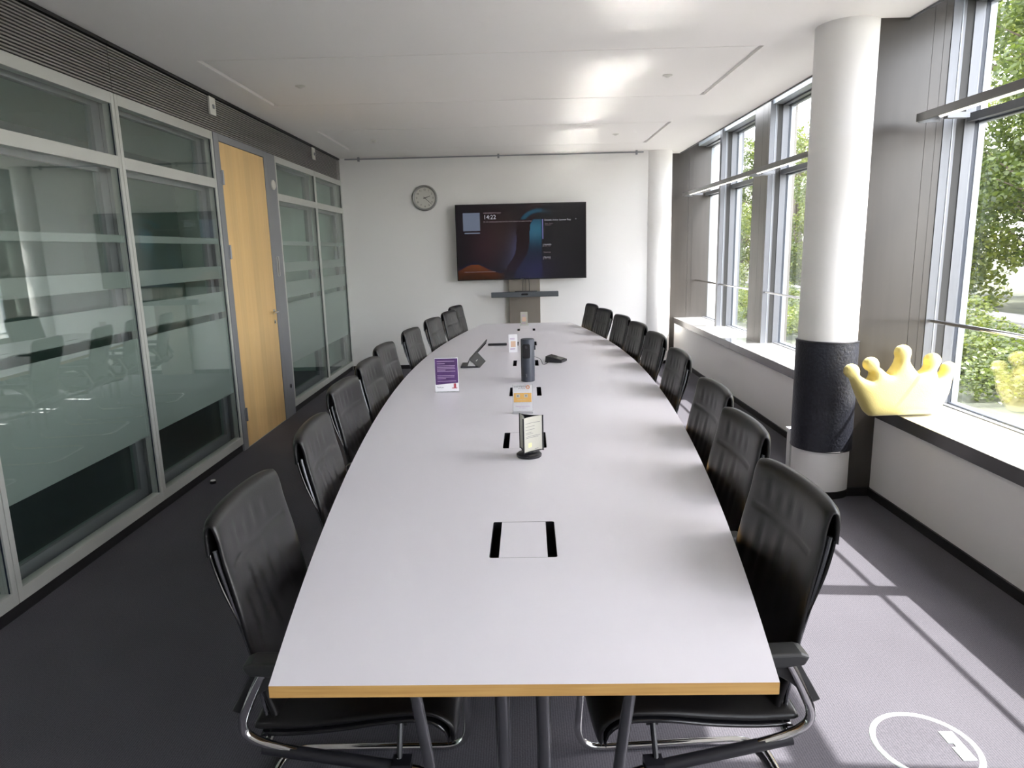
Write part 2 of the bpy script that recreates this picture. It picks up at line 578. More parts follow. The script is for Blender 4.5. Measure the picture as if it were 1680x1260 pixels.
# wall under the windows
boxo('wall_right', M_wall, XR + 0.012, XR + 0.49, YB, YE, 0.0, SILL - 0.075, kind=T)
boxo('baseboard_right', M_black, XR, XR + 0.012, YB, YE, 0.0, 0.052, kind=T)
boxo('baseboard_far', M_black, XL, 1.95, YF - 0.012, YF, 0.0, 0.052, kind=T)

# ceiling with the inset rectangular panels
b = MB()
px0, px1 = -1.947, 1.532
rows = [(-0.60, 0.77), (2.02, 3.40), (4.64, 6.03), (7.26, 8.61)]
gx, gy = 0.040, 0.008
zt = H + 0.16
b.box(XL - 2.2, px0 - gx, YB, YF, H, zt)
b.box(px1 + gx, XC, YB, YE, H, zt)
yy = YB
for (a, c) in rows:
    b.box(px0 - gx, px1 + gx, yy, a - gy, H, zt)
    yy = c + gy
b.box(px0 - gx, px1 + gx, yy, YF, H, zt)
b.build('ceiling', M_ceil, kind=T)
for i, (a, c) in enumerate(rows):
    b = MB(); b.box(px0, px1, a, c, H, zt - 0.02)
    b.build('ceiling_panel', M_ceil, kind=T)
    b = MB()
    b.box(px0 - gx, px0, a - gy, c + gy, H + 0.022, zt)
    b.box(px1, px1 + gx, a - gy, c + gy, H + 0.022, zt)
    b.box(px0, px1, a - gy, a, H + 0.010, zt)
    b.box(px0, px1, c, c + gy, H + 0.010, zt)
    b.build('ceiling_groove', M_groove, kind=T)
boxo('trim_1', M_steel2, XC, XC + 0.008, YB, YE, H - 0.012, zt, kind=T)          # edge profile of the ceiling
boxo('wall_slot_top', M_ceil, XC, XI + 0.4, YB, YE, 3.02, 3.1, kind=T)
for (x, y) in ((-1.56, 5.36), (1.12, 5.33), (-1.55, 7.96), (1.11, 7.93)):
    b = MB(); b.lathe([(0.0, 0.0), (0.036, 0.0), (0.036, -0.004), (0.022, -0.008), (0.012, -0.015), (0.0, -0.016)], (x, y, H), 20)
    side = 'left' if x < 0 else 'right'
    d = 'nearer' if y < 6 else 'farther'
    tag(b.build('ceiling_detector', M_plate, smooth=True),
        'small round white detector in the %s ceiling panel, %s side' % (d, 'partition' if x < 0 else 'window'), 'ceiling detector', 'detectors in the ceiling panels')

# ceiling rail along the far wall
rail = empty('ceiling_rail', (0, YF - 0.06, H))
tag(rail, 'thin grey hanging rail running along the top of the far wall', 'hanging rail')
b = MB(); b.box(-2.20, 1.66, -0.008, 0.008, -0.030, -0.014); b.build('rail_bar', M_alu_d, rail)
for x in (-2.02, -0.21, 1.57):
    b = MB(); b.box(x - 0.013, x + 0.013, -0.014, 0.014, -0.052, 0); b.build('rail_bracket', M_alu_d, rail, bevel=0.003)

# ================================================================ PARTITION (left)
WX = XL                      # front face of the partition
GB, GT = 2.51, H             # grille bottom / top
fx0, fx1 = WX - 0.05, WX
n_win = 0
joints = [(-2.40, -1.09), (-1.09, 0.22), (0.22, 1.53), (1.53, 2.85), (2.85, 4.155), (4.155, 5.45), (6.805, 8.125), (8.125, 9.335)]
bands = [(0.50, 1.105), (1.155, 1.31), (1.41, 1.505), (1.672, 1.715)]
for (ya, yb) in joints:
    n_win += 1
    w = empty('window_%d' % n_win, (WX, (ya + yb) / 2, 0))
    tag(w, kind=T)
    oy = (ya + yb) / 2
    b = MB()
    e = 0.0025
    st = 0.030
    A, B_ = ya - oy + e, yb - oy - e
    b.box(-0.055, 0, A, A + st, 0.062, GB - 0.003)
    b.box(-0.055, 0, B_ - st, B_, 0.062, GB - 0.003)
    b.box(-0.055, 0, A + st, B_ - st, 0.062, 0.125)
    b.box(-0.055, 0, A + st, B_ - st, 2.092, 2.160)
    b.box(-0.055, 0, A + st, B_ - st, 2.445, GB - 0.003)
    b.build('window_frame', M_alu, w, bevel=0.0015)
    for z0, z1 in ((0.125, 2.092), (2.160, 2.445)):
        b = MB(); b.box(-0.022, -0.016, A + st, B_ - st, z0, z1); b.build('glass_pane', M_glass_in, w)
        b = MB(); b.box(-0.015, -0.010, A + st, A + st + 0.004, z0, z1); b.box(-0.015, -0.010, B_ - st - 0.004, B_ - st, z0, z1)
        b.build('gasket', M_gasket, w)
        b = MB(); b.box(-0.120, -0.114, A + st, B_ - st, z0, z1); b.build('rear_glass_pane', M_glass_back, w)
    for z0, z1 in bands:
        b = MB(); b.box(-0.0235, -0.0225, A + st, B_ - st, z0, z1); b.build('frosted_band', M_frost, w)
    b = MB()
    for (z0, z1) in ((0.062, 0.165), (2.07, 2.18), (2.43, GB)):
        b.box(-0.135, -0.095, A, B_, z0, z1)
    b.box(-0.135, -0.095, A, A + 0.075, 0.165, 2.43)
    b.box(-0.135, -0.095, B_ - 0.075, B_, 0.165, 2.43)
    b.build('rear_frame', M_alu_d, w)
b = MB()
b.box(WX - 0.13, WX - 0.012, YB, 5.45, 0, 0.062)
b.box(WX - 0.13, WX - 0.012, 6.805, YF, 0, 0.062)
b.build('baseboard_left', M_black, kind=T)
boxo('wall_left_core', M_slot, WX - 0.14, WX - 0.055, YB, YF, GB, H + 0.1, kind=T)

# slatted grille above the glass
ns = 15
for k, (ya, yb) in enumerate(((-2.40, 0.22), (0.22, 4.155), (4.155, 9.335))):
    g = empty('ventilation_grille', (WX, (ya + yb) / 2, GB))
    where = ('behind the camera end of the glass partition', 'over the nearest glass panels of the partition', 'over the wooden door and farther glass panels')[k]
    tag(g, 'dark slatted grille under the ceiling ' + where, 'ventilation grille', 'slatted grilles above the glass partition')
    hy = (yb - ya) / 2 - 0.003
    b = MB()
    b.box(-0.052, -0.045, -hy, hy, 0.002, H - GB - 0.002)
    b.build('grille_backing', M_slot, g)
    b = MB()
    for i in range(ns):
        z = 0.006 + i * (H - GB - 0.03) / ns
        b.prism([(-0.016, z), (-0.004, z), (-0.004, z + 0.0082), (-0.016, z + 0.0070)], -hy, hy, axis='Y')
    b.build('slat', M_slat, g)['kind'] = 'stuff'
    b = MB(); b.box(-0.045, 0.0, -hy, hy, H - GB - 0.022, H - GB - 0.002); b.build('grille_top_strip', M_black, g)

for k, y in enumerate((5.475, 8.11)):
    s = empty('wall_sensor', (WX + 0.001, y, 2.69))
    tag(s, 'small cream sensor plate on the grille %s' % ('above the wooden door' if k == 0 else 'above the two far glass panels'),
        'wall sensor', 'sensor plates on the grille')
    b = MB(); b.box(0, 0.016, -0.052, 0.052, -0.065, 0.065); b.build('cover_plate', M_plate, s, bevel=0.003)
    b = MB(); b.box(0.016, 0.024, -0.010, 0.018, -0.018, 0.012); b.build('sensor_eye', M_alu_d, s, bevel=0.002)

# door and its frame
D0, D1 = 5.55, 6.50
dr = empty('door_1', (WX, D0, 0)); tag(dr, kind=T)
b = MB()
b.box(-0.13, 0.004, -0.098, -0.004, 0, GB - 0.002)
b.box(-0.13, 0.004, D1 - D0 + 0.004, D1 - D0 + 0.085, 0, GB - 0.002)
b.box(-0.13, 0.004, -0.004, D1 - D0 + 0.004, 2.452, GB - 0.002)
b.build('door_frame', M_alu_d, dr, bevel=0.002)
b = MB(); b.box(-0.045, -0.002, 0, D1 - D0, 0.006, 2.448); leaf = b.build('door_leaf', M_door, dr)
b = MB(); b.box(-0.05, -0.003, 0.0, D1 - D0, 0.0005, 0.006); b.build('door_threshold', M_alu, dr)
for z in (2.18, 1.61, 0.285):
    b = MB()
    b.tube([(0.010, -0.004, z - 0.055), (0.010, -0.004, z + 0.055)], 0.010, 10)
    b.box(-0.001, 0.007, -0.03, 0.02, z - 0.05, z + 0.05)
    b.build('hinge', M_alu_d, dr, smooth=True)
b = MB()
hy = D1 - D0 - 0.07
b.lathe([(0.0, 0), (0.024, 0), (0.024, 0.006), (0.0, 0.006)], (0, 0, 0), 20)
for v in b.bm.verts: v.co = Vector((v.co.z - 0.002, hy + v.co.y, 1.06 + v.co.x))
b.tube(fillet([(0.0, hy, 1.06), (0.045, hy, 1.06), (0.045, hy - 0.115, 1.06)], 0.015), 0.008, 10)
b.build('door_handle', M_chrome, leaf, smooth=True)
b = MB()
b.lathe([(0.0, 0), (0.020, 0), (0.020, 0.006), (0.009, 0.006), (0.009, 0.012), (0, 0.012)], (0, 0, 0), 18)
for v in b.bm.verts: v.co = Vector((v.co.z - 0.002, hy + v.co.y, 0.965 + v.co.x))
b.build('door_lock', M_chrome, leaf, smooth=True)
# narrow service panel right of the door
b = MB(); b.box(WX - 0.13, WX + 0.002, 6.59, 6.80, 0, GB - 0.003)
sp = b.build('wall_service_panel', M_alu_d, kind=T, bevel=0.002)
b = MB(); b.lathe([(0, 0), (0.045, 0), (0.045, 0.012), (0.03, 0.022), (0, 0.024)], (0, 0, 0), 28)
for v in b.bm.verts: v.co = Vector((WX + 0.002 + v.co.z, 6.69 + v.co.y, 2.225 + v.co.x))
tag(b.build('wall_dome', M_plate, smooth=True), 'small round white dome fixed high on the grey panel right of the door', 'wall fitting')
b = MB(); b.box(WX + 0.002, WX + 0.012, 6.615, 6.665, 1.38, 1.565)
pl = b.build('card_reader', M_alu, bevel=0.002)
tag(pl, 'flat grey room control plate beside the door with a dark slot', 'control plate')
b = MB(); b.box(WX + 0.012, WX + 0.014, 6.618, 6.630, 1.385, 1.56); b.build('reader_slot', M_black, pl)
b = MB(); b.lathe([(0, 0), (0.022, 0), (0.022, 0.010), (0, 0.010)], (0, 0, 0), 20)
for v in b.bm.verts: v.co = Vector((WX + 0.002 + v.co.z, 6.69 + v.co.y, 0.30 + v.co.x))
ks = b.build('key_switch', M_chrome, smooth=True)
tag(ks, 'small round chrome key switch low on the grey panel right of the door', 'key switch')
b = MB(); b.box(WX + 0.012, WX + 0.016, 6.682, 6.698, 0.29, 0.31); b.build('switch_core', M_black, ks)

b = MB(); b.lathe([(0, 0), (0.022, 0), (0.022, 0.018), (0.018, 0.020)], (-2.19, 4.647, 0), 24)
st_ = b.build('door_stop', M_dark, smooth=True)
tag(st_, 'small round black door stop with white cap on the carpet', 'door stop')
b = MB(); b.lathe([(0, 0.019), (0.018, 0.019), (0.016, 0.024), (0, 0.025)], (-2.19, 4.647, 0), 24)
b.build('stop_cap', M_stopw, st_, smooth=True)

# ================================================================ WINDOW WALL (right)
wins = [(8.60, 9.69), (7.38, 8.53), (5.86, 6.955), (4.66, 5.79), (2.893, 4.155), (1.73, 2.833), (0.25, 1.33), (-0.95, 0.18), (-2.55, -1.35), (-3.80, -2.62)]  # last two are unseen, added behind the viewer to let in more daylight
ZH, ZT = 2.875, 2.252
xo = XG + 0.035
for (ya, yb) in wins:
    n_win += 1
    oy = (ya + yb) / 2
    w = empty('window_%d' % n_win, (XI, oy, SILL)); tag(w, kind=T)
    a, c = ya - oy, yb - oy
    zt_ = ZH - SILL
    zz = ZT - SILL
    b = MB()                      # inner jambs
    for s_, e_ in ((c, -1), (a, 1)):
        y0, y1 = sorted((s_, s_ + e_ * 0.004))
        b.box(-0.001, 0.070, y0, y1, 0, zt_ + 0.06)
    b.build('jamb', M_steel2, w)
    b = MB()                      # blind guide: bright lip and dark channel
    for s_, e_ in ((c, -1), (a, 1)):
        y0, y1 = sorted((s_, s_ + e_ * 0.007))
        b.box(0.048, 0.054, y0, y1, 0, zt_)
    b.build('guide_rail', M_frame_w, w)
    b = MB()
    for s_, e_ in ((c, -1), (a, 1)):
        y0, y1 = sorted((s_, s_ + e_ * 0.002))
        b.box(0.070, 0.117, y0, y1, 0, zt_)
    b.build('guide_channel', M_channel, w)
    b = MB()                      # opening sash
    sw, sg, sf, sb = 0.007, 0.008, 0.012, 0.010
    b.box(0.116, 0.174, a, a + sw, 0, zt_)
    b.box(0.116, 0.174, c - sw, c, 0, zt_)
    b.box(0.125, 0.159, a + sw, c - sw, zz - 0.022, zz + 0.022)
    b.box(0.125, 0.159, a + sw, c - sw, 0, sb - 0.004)
    b.box(0.116, 0.159, a + sw, c - sw, zt_ - 0.015, zt_)
    b.build('sash', M_steel2, w)
    b = MB()
    b.box(0.174, 0.195, a, a + sg, 0, zt_)
    b.box(0.174, 0.195, c - sg, c, 0, zt_)
    for z0, z1 in ((0, sb), (zz - 0.032, zz - 0.022), (zz + 0.022, zz + 0.026), (zt_ - 0.02, zt_)):
        b.box(0.174, 0.195, a + sg, c - sg, z0, z1)
    b.build('gasket', M_gasket, w)
    b = MB()
    b.box(0.195, 0.232, a, a + sf, 0, zt_)
    b.box(0.195, 0.232, c - sf, c, 0, zt_)
    for z0, z1 in ((0, sb), (zz - 0.03, zz + 0.03), (zt_ - 0.022, zt_)):
        b.box(0.195, 0.232, a + sf, c - sf, z0, z1)
    b.build('window_frame', M_frame_w, w)
    for z0, z1 in ((sb - 0.004, zz - 0.022), (zz + 0.022, zt_ - 0.015)):
        b = MB(); b.box(0.160, 0.166, a + sw, c - sw, z0, z1); b.build('glass_pane', M_glass_out, w)
    b = MB(); b.box(0.02, 0.17, a, c, zt_ - 0.0, zt_ + 0.045); b.build('blind_case', M_frame_w, w)
    b = MB(); b.tube([(0.022, a, 1.10 - SILL), (0.022, c, 1.10 - SILL)], 0.012, 12); b.build('safety_rail', M_chrome, w, smooth=True)

# mullions, wide lining panels, outer wall
ZW = 3.02
mull = [(8.53, 8.60), (5.79, 5.86), (2.833, 2.893), (0.18, 0.25), (-2.62, -2.55)]
k = 1
for (ya, yb) in mull:
    k += 1
    boxo('trim_%d' % k, M_steel2, XI, xo, ya, yb, SILL, ZW, kind=T)
panels = [(6.955, 7.38, 2), (4.20, 4.66, 1), (1.33, 1.73, 2), (-1.35, -0.95, 1), (-5.0, -3.80, 1)]
for (ya, yb, nl) in panels:
    k += 1
    b = MB()
    cuts = [ya] + [ya + (yb - ya) * f for f in ((0.13, 0.46) if nl == 2 else (0.62,))] + [yb]
    for c0, c1 in zip(cuts[:-1], cuts[1:]):
        b.box(XI, XI + 0.03, c0 + 0.0015, c1 - 0.0015, SILL, ZW)
    b.box(XI + 0.03, xo, ya, yb, SILL, ZW)
    b.build('trim_%d' % k, M_steel, kind=T)
boxo('wall_head', M_facade, XI + 0.171, xo, YB, YE, ZH + 0.046, ZW, kind=T)
boxo('wall_outer', M_facade, XI + 0.225, xo, YB, YE, -0.4, SILL, kind=T)
# return panels behind the two columns
for nm_, y0, y1 in (('wall_return_near', 4.155, 4.20), ('wall_return_far', YE - 0.02, YE)):
    b = MB()
    x0 = XR - 0.13 if y0 < 5 else 1.95
    b.box(x0, 2.349, y0, y1, 0.055, ZW)
    b.box(2.351, 2.409, y0, y1, SILL, ZW)
    b.box(2.409, 2.4105, y0 - 0.0015, y1, SILL, ZW)
    b.box(2.4105, XI + 0.225, y0 + 0.0005, y1, SILL, ZW)
    b.build(nm_, M_steel_d, kind=T)
b = MB(); b.box(XR - 0.13, XR + 0.01, 4.143, 4.20, 0, 0.055); b.build('baseboard_return', M_black, kind=T)
# window sill: white top, metal front
for i, (ya, yb) in enumerate(((YB, 4.153), (4.202, 7.078), (7.080, YE - 0.022))):
    s = empty('window_sill', (XR, (ya + yb) / 2, SILL)); tag(s, kind=T)
    hy = (yb - ya) / 2
    b = MB(); b.box(0.004, XG - XR, -hy, hy, -0.03, 0); b.build('sill_board', M_sill, s, bevel=0.002)
    b = MB(); b.box(0, 0.014, -hy, hy, -0.074, -0.0005); b.build('sill_front', M_sill_edge, s, bevel=0.002)
    b = MB(); b.box(0.27, 0.2715, -hy, hy, 0.0, 0.0008); b.build('sill_joint', M_alu, s)

# linear lamps in front of the windows
for i, (ya, yb) in enumerate(((3.99 - 2.62, 3.99), (4.46, 6.83), (6.835, 9.39), (-1.3, 1.365))):
    L_ = empty('linear_lamp', (XR + 0.02, (ya + yb) / 2, 2.21))
    where = ('over the near window beside the crown cushion', 'between the near column and the lining panel',
             'over the two farthest windows', 'along the windows behind the viewer')[i]
    tag(L_, 'slim grey linear lamp ' + where, 'linear lamp', 'linear lamps along the windows')
    hy = (yb - ya) / 2
    b = MB()
    b.box(0.0, 0.012, -hy, hy, 0, 0.042)
    b.box(0.012, 0.13, -hy, hy, 0.030, 0.042)
    b.build('lamp_housing', M_lampbody, L_, bevel=0.002)
    n = 2 if i in (0, 1, 2, 3) else 1
    for q in range(n):
        ts = -hy + 0.10 + q * hy
        b = MB(); b.tube([(0.075, ts, 0.016), (0.075, ts + hy - 0.20, 0.016)], 0.011, 10); b.build('lamp_tube', M_tube, L_, smooth=True)
    for sg in (-1, 1):
        yq = sg * (hy - 0.05)
        b = MB()
        b.box(0.131, XI - XR - 0.021, yq - 0.02, yq + 0.02, 0.008, 0.036)
        b.build('lamp_bracket', M_alu_d, L_)
        y0, y1 = sorted((sg * hy, sg * (hy - 0.01)))
        b = MB(); b.box(0.0125, 0.13, y0, y1, -0.004, 0.0295); b.build('end_cap', M_alu_d, L_)

# columns
def column(x, y, r, sleeve, label):
    c = empty('column', (x, y, 0)); tag(c, label, 'column')
    b = MB(); b.lathe([(r, 0.045), (r, H)], n=96); b.build('column_shaft', M_wall, c, smooth=True)
    b = MB(); b.lathe([(r + 0.006, 0.0), (r + 0.006, 0.043), (r - 0.01, 0.045)], n=64); b.build('column_plinth', M_black, c, smooth=True)
    if sleeve:
        rs = r + 0.010
        b = MB(); b.lathe([(r + 0.001, 0.298), (rs, 0.300), (rs, 0.985), (r + 0.001, 0.988)], n=96); sl = b.build('leather_sleeve', M_sleeve, c, smooth=True)
        for z in (0.303, 0.982):
            b = MB(); b.tube([(rs * math.cos(t), rs * math.sin(t), z) for t in np.linspace(0, 2 * PI, 64, endpoint=False)], 0.0035, 6, closed=True)
            b.build('sleeve_hem', M_dark, sl, smooth=True)


column(1.925, 4.275, 0.174, True, 'thick white round column with a black leather sleeve, beside the crown cushion')
column(1.880, 9.46, 0.188, False, 'plain white round column standing in the far right corner of the room')

b = MB(); b.box(-0.032, 0.032, -0.03, 0.03, 0, 0.345)
po = b.build('socket_post', M_alu, bevel=0.003, loc=(1.845, 4.52, 0))
tag(po, 'short grey metal socket post on the carpet just behind the near column', 'socket post')
b = MB(); b.box(-0.040, 0.036, -0.034, 0.034, 0.345, 0.353); b.build('post_cap', M_chrome, po, bevel=0.001)

# round floor socket with its hinged flap
fs = empty('floor_socket', (1.265, 1.935, 0.0))
tag(fs, 'round pale floor socket ring set in the sunlit carpet', 'floor socket')
b = MB()
b.tube([(0.151 * math.cos(t), 0.151 * math.sin(t), 0.0) for t in np.linspace(0, 2 * PI, 64, endpoint=False)], 0.0095, 8, closed=True)
for v in b.bm.verts: v.co.z = 0.0005 + max(0, v.co.z) * 0.5
b.build('socket_ring', M_ring, fs, smooth=True)
b = MB(); b.lathe([(0.001, 0.0004), (0.142, 0.0004), (0.142, 0.002), (0.001, 0.002)], n=64); b.build('socket_cover', M_carpet, fs)
b = MB(); b.box(0.075, 0.118, -0.070, -0.012, 0.002, 0.0045); b.box(0.075, 0.118, 0.006, 0.060, 0.002, 0.0045); b.box(0.090, 0.118, -0.012, 0.006, 0.002, 0.0045)
b.build('cable_flap', M_ring, fs)

# ================================================================ TABLE
TL0, TL1 = 1.215, 7.93
TZ, TT = 0.74, 0.026
TA = -0.0152
tcx = lambda y: -0.009 + (y - TL0) * 0.0152
LT = TL1 - TL0
tab = empty('conference_table', (tcx(TL0), TL0, 0), TA)
tag(tab, 'long boat-shaped white conference table with a birch edge', 'table')
hw = lambda v: 0.503 + 0.318 * (1 - (2 * v - 1) ** 2) - 0.015 * math.sin(2 * PI * v)
N = 60
outl = [(hw(i / N), LT * i / N) for i in range(N + 1)] + [(-hw(i / N), LT * i / N) for i in range(N, -1, -1)]
b = MB(); b.prism(outl, TZ - TT, TZ)
for f in b.bm.faces: f.material_index = 0 if abs(f.normal.z) > 0.5 else 1
b.bm.normal_update()
for f in b.bm.faces: f.material_index = 0 if f.normal.z > 0.5 else 1
top = b.build('table_top', [M_lam, M_edge], tab)
for p in top.data.polygons: p.material_index = 0 if p.normal.z > 0.5 else 1
hatches = [1.91, 2.98, 4.05, 5.10, 6.18, 7.265]
cut = MB()
for y in hatches:
    yy = y - TL0
    hl = 0.128 if y < 7 else 0.10
    pts = fillet([(-0.095 + 0.03, -hl, 0), (-0.095, -hl, 0), (-0.095, hl, 0), (0.095, hl, 0), (0.095, -hl, 0), (-0.095 + 0.03, -hl, 0)], 0.008, 3)
    cut.prism([(p.x, p.y + yy) for p in pts[:-1]], TZ - TT - 0.01, TZ + 0.01)
co = cut.build('cutter_tmp', M_edge)
co.parent = tab
mo = top.modifiers.new('cut', 'BOOLEAN'); mo.object = co; mo.operation = 'DIFFERENCE'; mo.solver = 'EXACT'
bpy.context.view_layer.update()
me = bpy.data.meshes.new_from_object(top.evaluated_get(bpy.context.evaluated_depsgraph_get()))
top.modifiers.clear(); top.data = me
bpy.data.objects.remove(co)
me.materials.clear(); me.materials.append(M_lam); me.materials.append(M_edge)
me.materials.append(M_dark)
for p in me.polygons:
    inner = abs(p.center.x) < 0.12 and 0.3 < p.center.y < LT - 0.3
    p.material_index = 0 if p.normal.z > 0.5 else (2 if inner and abs(p.normal.z) < 0.5 else 1)
for y in hatches:
    yy = y - TL0
    hl = 0.128 if y < 7 else 0.10
    b = MB(); b.box(-0.068, 0.068, yy - hl + 0.0012, yy + hl - 0.0012, TZ - 0.018, TZ - 0.0002); lid_ = b.build('hatch_lid', [M_lam, M_dark], tab)
    for p in lid_.data.polygons: p.material_index = 0 if p.normal.z > 0.5 else 1
    b = MB()
    b.box(-0.13, 0.13, yy - 0.16, yy + 0.16, TZ - 0.13, TZ - 0.125)
    b.box(-0.13, -0.125, yy - 0.16, yy + 0.16, TZ - 0.125, TZ - TT - 0.001)
    b.box(0.125, 0.13, yy - 0.16, yy + 0.16, TZ - 0.125, TZ - TT - 0.001)
    b.box(-0.125, 0.125, yy - 0.16, yy - 0.155, TZ - 0.125, TZ - TT - 0.001)
    b.box(-0.125, 0.125, yy + 0.155, yy + 0.16, TZ - 0.125, TZ - TT - 0.001)
    b.build('cable_tray', M_black, tab)
for i, yy in enumerate((0.035, 1.70, 3.36, 5.02, LT - 0.035)):
    sg = -1 if i == 4 else 1
    for sx in (-1, 1):
        b = MB(); b.tube([(sx * 0.22, yy, TZ - TT), (sx * 0.155, yy + sg * 0.10, 0.0)], 0.0125, 14)
        b.build('table_leg', M_gun, tab, smooth=True)
        b = MB(); b.tube([(sx * 0.046 - 0.002, yy + sg * 0.13, TZ - TT), (sx * 0.046 - 0.002, yy + sg * 0.13, 0.0)], 0.0165, 16)
        b.build('table_leg', M_gun, tab, smooth=True)
b = MB()
for sx in (-1, 1):
    b.box(sx * 0.26 - 0.02, sx * 0.26 + 0.02, 0.25, LT - 0.25, TZ - TT - 0.04, TZ - TT - 0.001)
b.build('table_rail', M_pad, tab)

# ================================================================ CHAIRS
def make_chair():
    r = empty('conference_chair', (0, 0, 0))
    # back cushion: climbs from the seat, rolls over the top
    path = smoothpath([(-0.172, 0.470), (-0.191, 0.55), (-0.211, 0.665), (-0.231, 0.78), (-0.253, 0.88), (-0.262, 0.935),
                       (-0.270, 0.962), (-0.279, 0.971), (-0.288, 0.962), (-0.291, 0.935), (-0.290, 0.900)], 76)

    def bump(u, v):
        s = 0.0
        if v > 0.86: return 0.0
        sv = 0.665 - 0.018 * (1 - abs(u) ** 2.2)               # head-rest seam
        if abs(u) < 0.80: s -= 0.0042 * math.exp(-((v - sv) / 0.006) ** 2)
        s += 0.003 * (1 - abs(u) ** 4) * math.sin(PI * min(1, v / 0.66)) ** 0.5
        for (u0, v0, v1, dp, wd) in ((-0.50, .30, .60, .0022, .06), (-0.16, .38, .645, .0030, .05), (0.10, .22, .58, .0020, .07), (0.36, .34, .64, .0028, .05), (0.66, .30, .55, .0016, .06),
                                     (-0.42, .68, .80, .0014, .05), (-0.12, .68, .82, .0018, .04), (0.17, .68, .79, .0014, .05), (0.46, .68, .82, .0016, .04)):
            if v0 < v < v1:
                q = math.sin(PI * (v - v0) / (v1 - v0))
                uu = u0 + 0.22 * (v - v0)
                dp *= 1.05
                s += -dp * q * math.exp(-((u - uu) / wd) ** 2) + dp * 0.8 * q * math.exp(-((u - uu - 0.12) / (wd * 1.4)) ** 2)
        return s
    warp = lambda u, v: (-0.022 * (1 - u * u) * min(1, v * 2), -0.005 * abs(u) ** 4 * min(1, v * 1.2))
    b = MB()
    slab(b, path, lambda v: 0.424 + 0.014 * math.sin(PI * min(1, v * 1.3)) - 0.012 * max(0, v - 0.8), lambda v: 0.032 - 0.010 * v, nu=96, expo=7, bump=bump, warp=warp)
    b.build('backrest', M_leather, r, smooth='all')
    # rear shell
    path2 = smoothpath([(-0.172, 0.430), (-0.188, 0.52), (-0.206, 0.63), (-0.232, 0.72), (-0.266, 0.81), (-0.284, 0.875), (-0.289, 0.905)], 30)
    b = MB()
    slab(b, path2, lambda v: 0.416 + 0.014 * math.sin(PI * v), lambda v: 0.016, nu=32, expo=6, warp=warp, cap=0.004)
    b.build('back_shell', M_shell, r, smooth='all')
    for sx in (-1, 1):                                         # bright rod in the side gap
        b = MB()
        pr = smoothpath([(-0.192, 0.47), (-0.210, 0.62), (-0.243, 0.76), (-0.266, 0.86), (-0.276, 0.915)], 16)
        b.tube([(sx * 0.203, p[0] + 0.001, p[1] - 0.01) for p in pr], 0.006, 8)
        b.build('back_frame', M_gun, r, smooth=True)
    # seat
    path = smoothpath([(0.266, 0.415), (0.266, 0.440), (0.248, 0.465), (0.205, 0.484), (0.11, 0.482), (0.0, 0.468), (-0.11, 0.458), (-0.205, 0.458)], 40)

    def sbump(u, v):
        s = 0.004 * (1 - abs(u) ** 4)
        s -= 0.003 * math.exp(-((v - 0.55) / 0.02) ** 2) if abs(u) < 0.8 else 0
        return s
    b = MB()
    slab(b, path[::-1], lambda v: 0.47, lambda v: 0.040 - 0.016 * v, nu=56, expo=6, bump=lambda u, v: sbump(u, v), cap=0.010)
    b.build('seat', M_leather, r, smooth='all')
    path = smoothpath([(0.254, 0.400), (0.250, 0.425), (0.232, 0.446), (0.19, 0.462), (0.10, 0.458), (0.0, 0.443), (-0.11, 0.433), (-0.20, 0.433)], 30)
    b = MB(); slab(b, path[::-1], 0.462, 0.012, nu=28, expo=6, cap=0.003); b.build('seat_shell', M_shell, r, smooth='all')
    # cantilever tube frame: one continuous tube
    def sidep(s):
        return [(s * 0.248, 0.055, 0.632), (s * 0.248, -0.165, 0.632), (s * 0.248, -0.205, 0.556), (s * 0.248, -0.243, 0.468), (s * 0.248, -0.200, 0.428),
                (s * 0.248, -0.063, 0.391), (s * 0.248, 0.238, 0.336), (s * 0.248, 0.262, 0.0135), (s * 0.248, -0.33, 0.0135)]
    P = sidep(1) + sidep(-1)[::-1]
    R = [0, 0.03, 0.05, 0.05, 0.05, 0.05, 0.075, 0.085, 0.09]
    R = R + R[::-1]
    b = MB(); b.tube(fillet(P, R, 7), 0.0118, 12)
    b.build('tube_frame', M_chrome, r, smooth=True)
    for s in (-1, 1):
        b = MB()
        b.prism([(-0.200, 0.622), (-0.212, 0.646), (-0.190, 0.654), (0.06, 0.654), (0.085, 0.646), (0.085, 0.632), (-0.15, 0.618)], s * 0.248 - 0.028, s * 0.248 + 0.028, axis='X')
        b.build('armrest', M_pad, r, bevel=0.008, seg=3)
        b = MB()
        b.prism([(-0.075, 0.625), (-0.195, 0.625), (-0.262, 0.505), (-0.243, 0.498), (-0.19, 0.55)], s * 0.232 - 0.005, s * 0.232 + 0.005, axis='X')
        b.build('arm_plate', M_pad, r, bevel=0.003)
        b = MB()                                               # black spring sleeve and clamps on the side tube
        b.tube([(s * 0.248, -0.19, 0.4145), (s * 0.248, 0.165, 0.3495)], 0.0155, 12)
        b.box(s * 0.248 - 0.02, s * 0.248 + 0.02, 0.12, 0.165, 0.335, 0.375)
        b.build('frame_sleeve', M_dark, r, smooth=True)
        b = MB()
        b.tube([(s * 0.248, 0.135, 0.356), (s * 0.20, 0.135, 0.445)], 0.007, 8)
        b.build('seat_bracket', M_dark, r, smooth=True)
        b = MB()
        b.tube([(s * 0.248, -0.185, 0.414), (s * 0.20, -0.18, 0.434)], 0.009, 8)
        b.build('seat_bracket', M_chrome, r, smooth=True)
    b = MB(); b.box(-0.2, 0.2, 0.12, 0.15, 0.432, 0.450); b.build('seat_crossbar', M_pad, r)
    return r


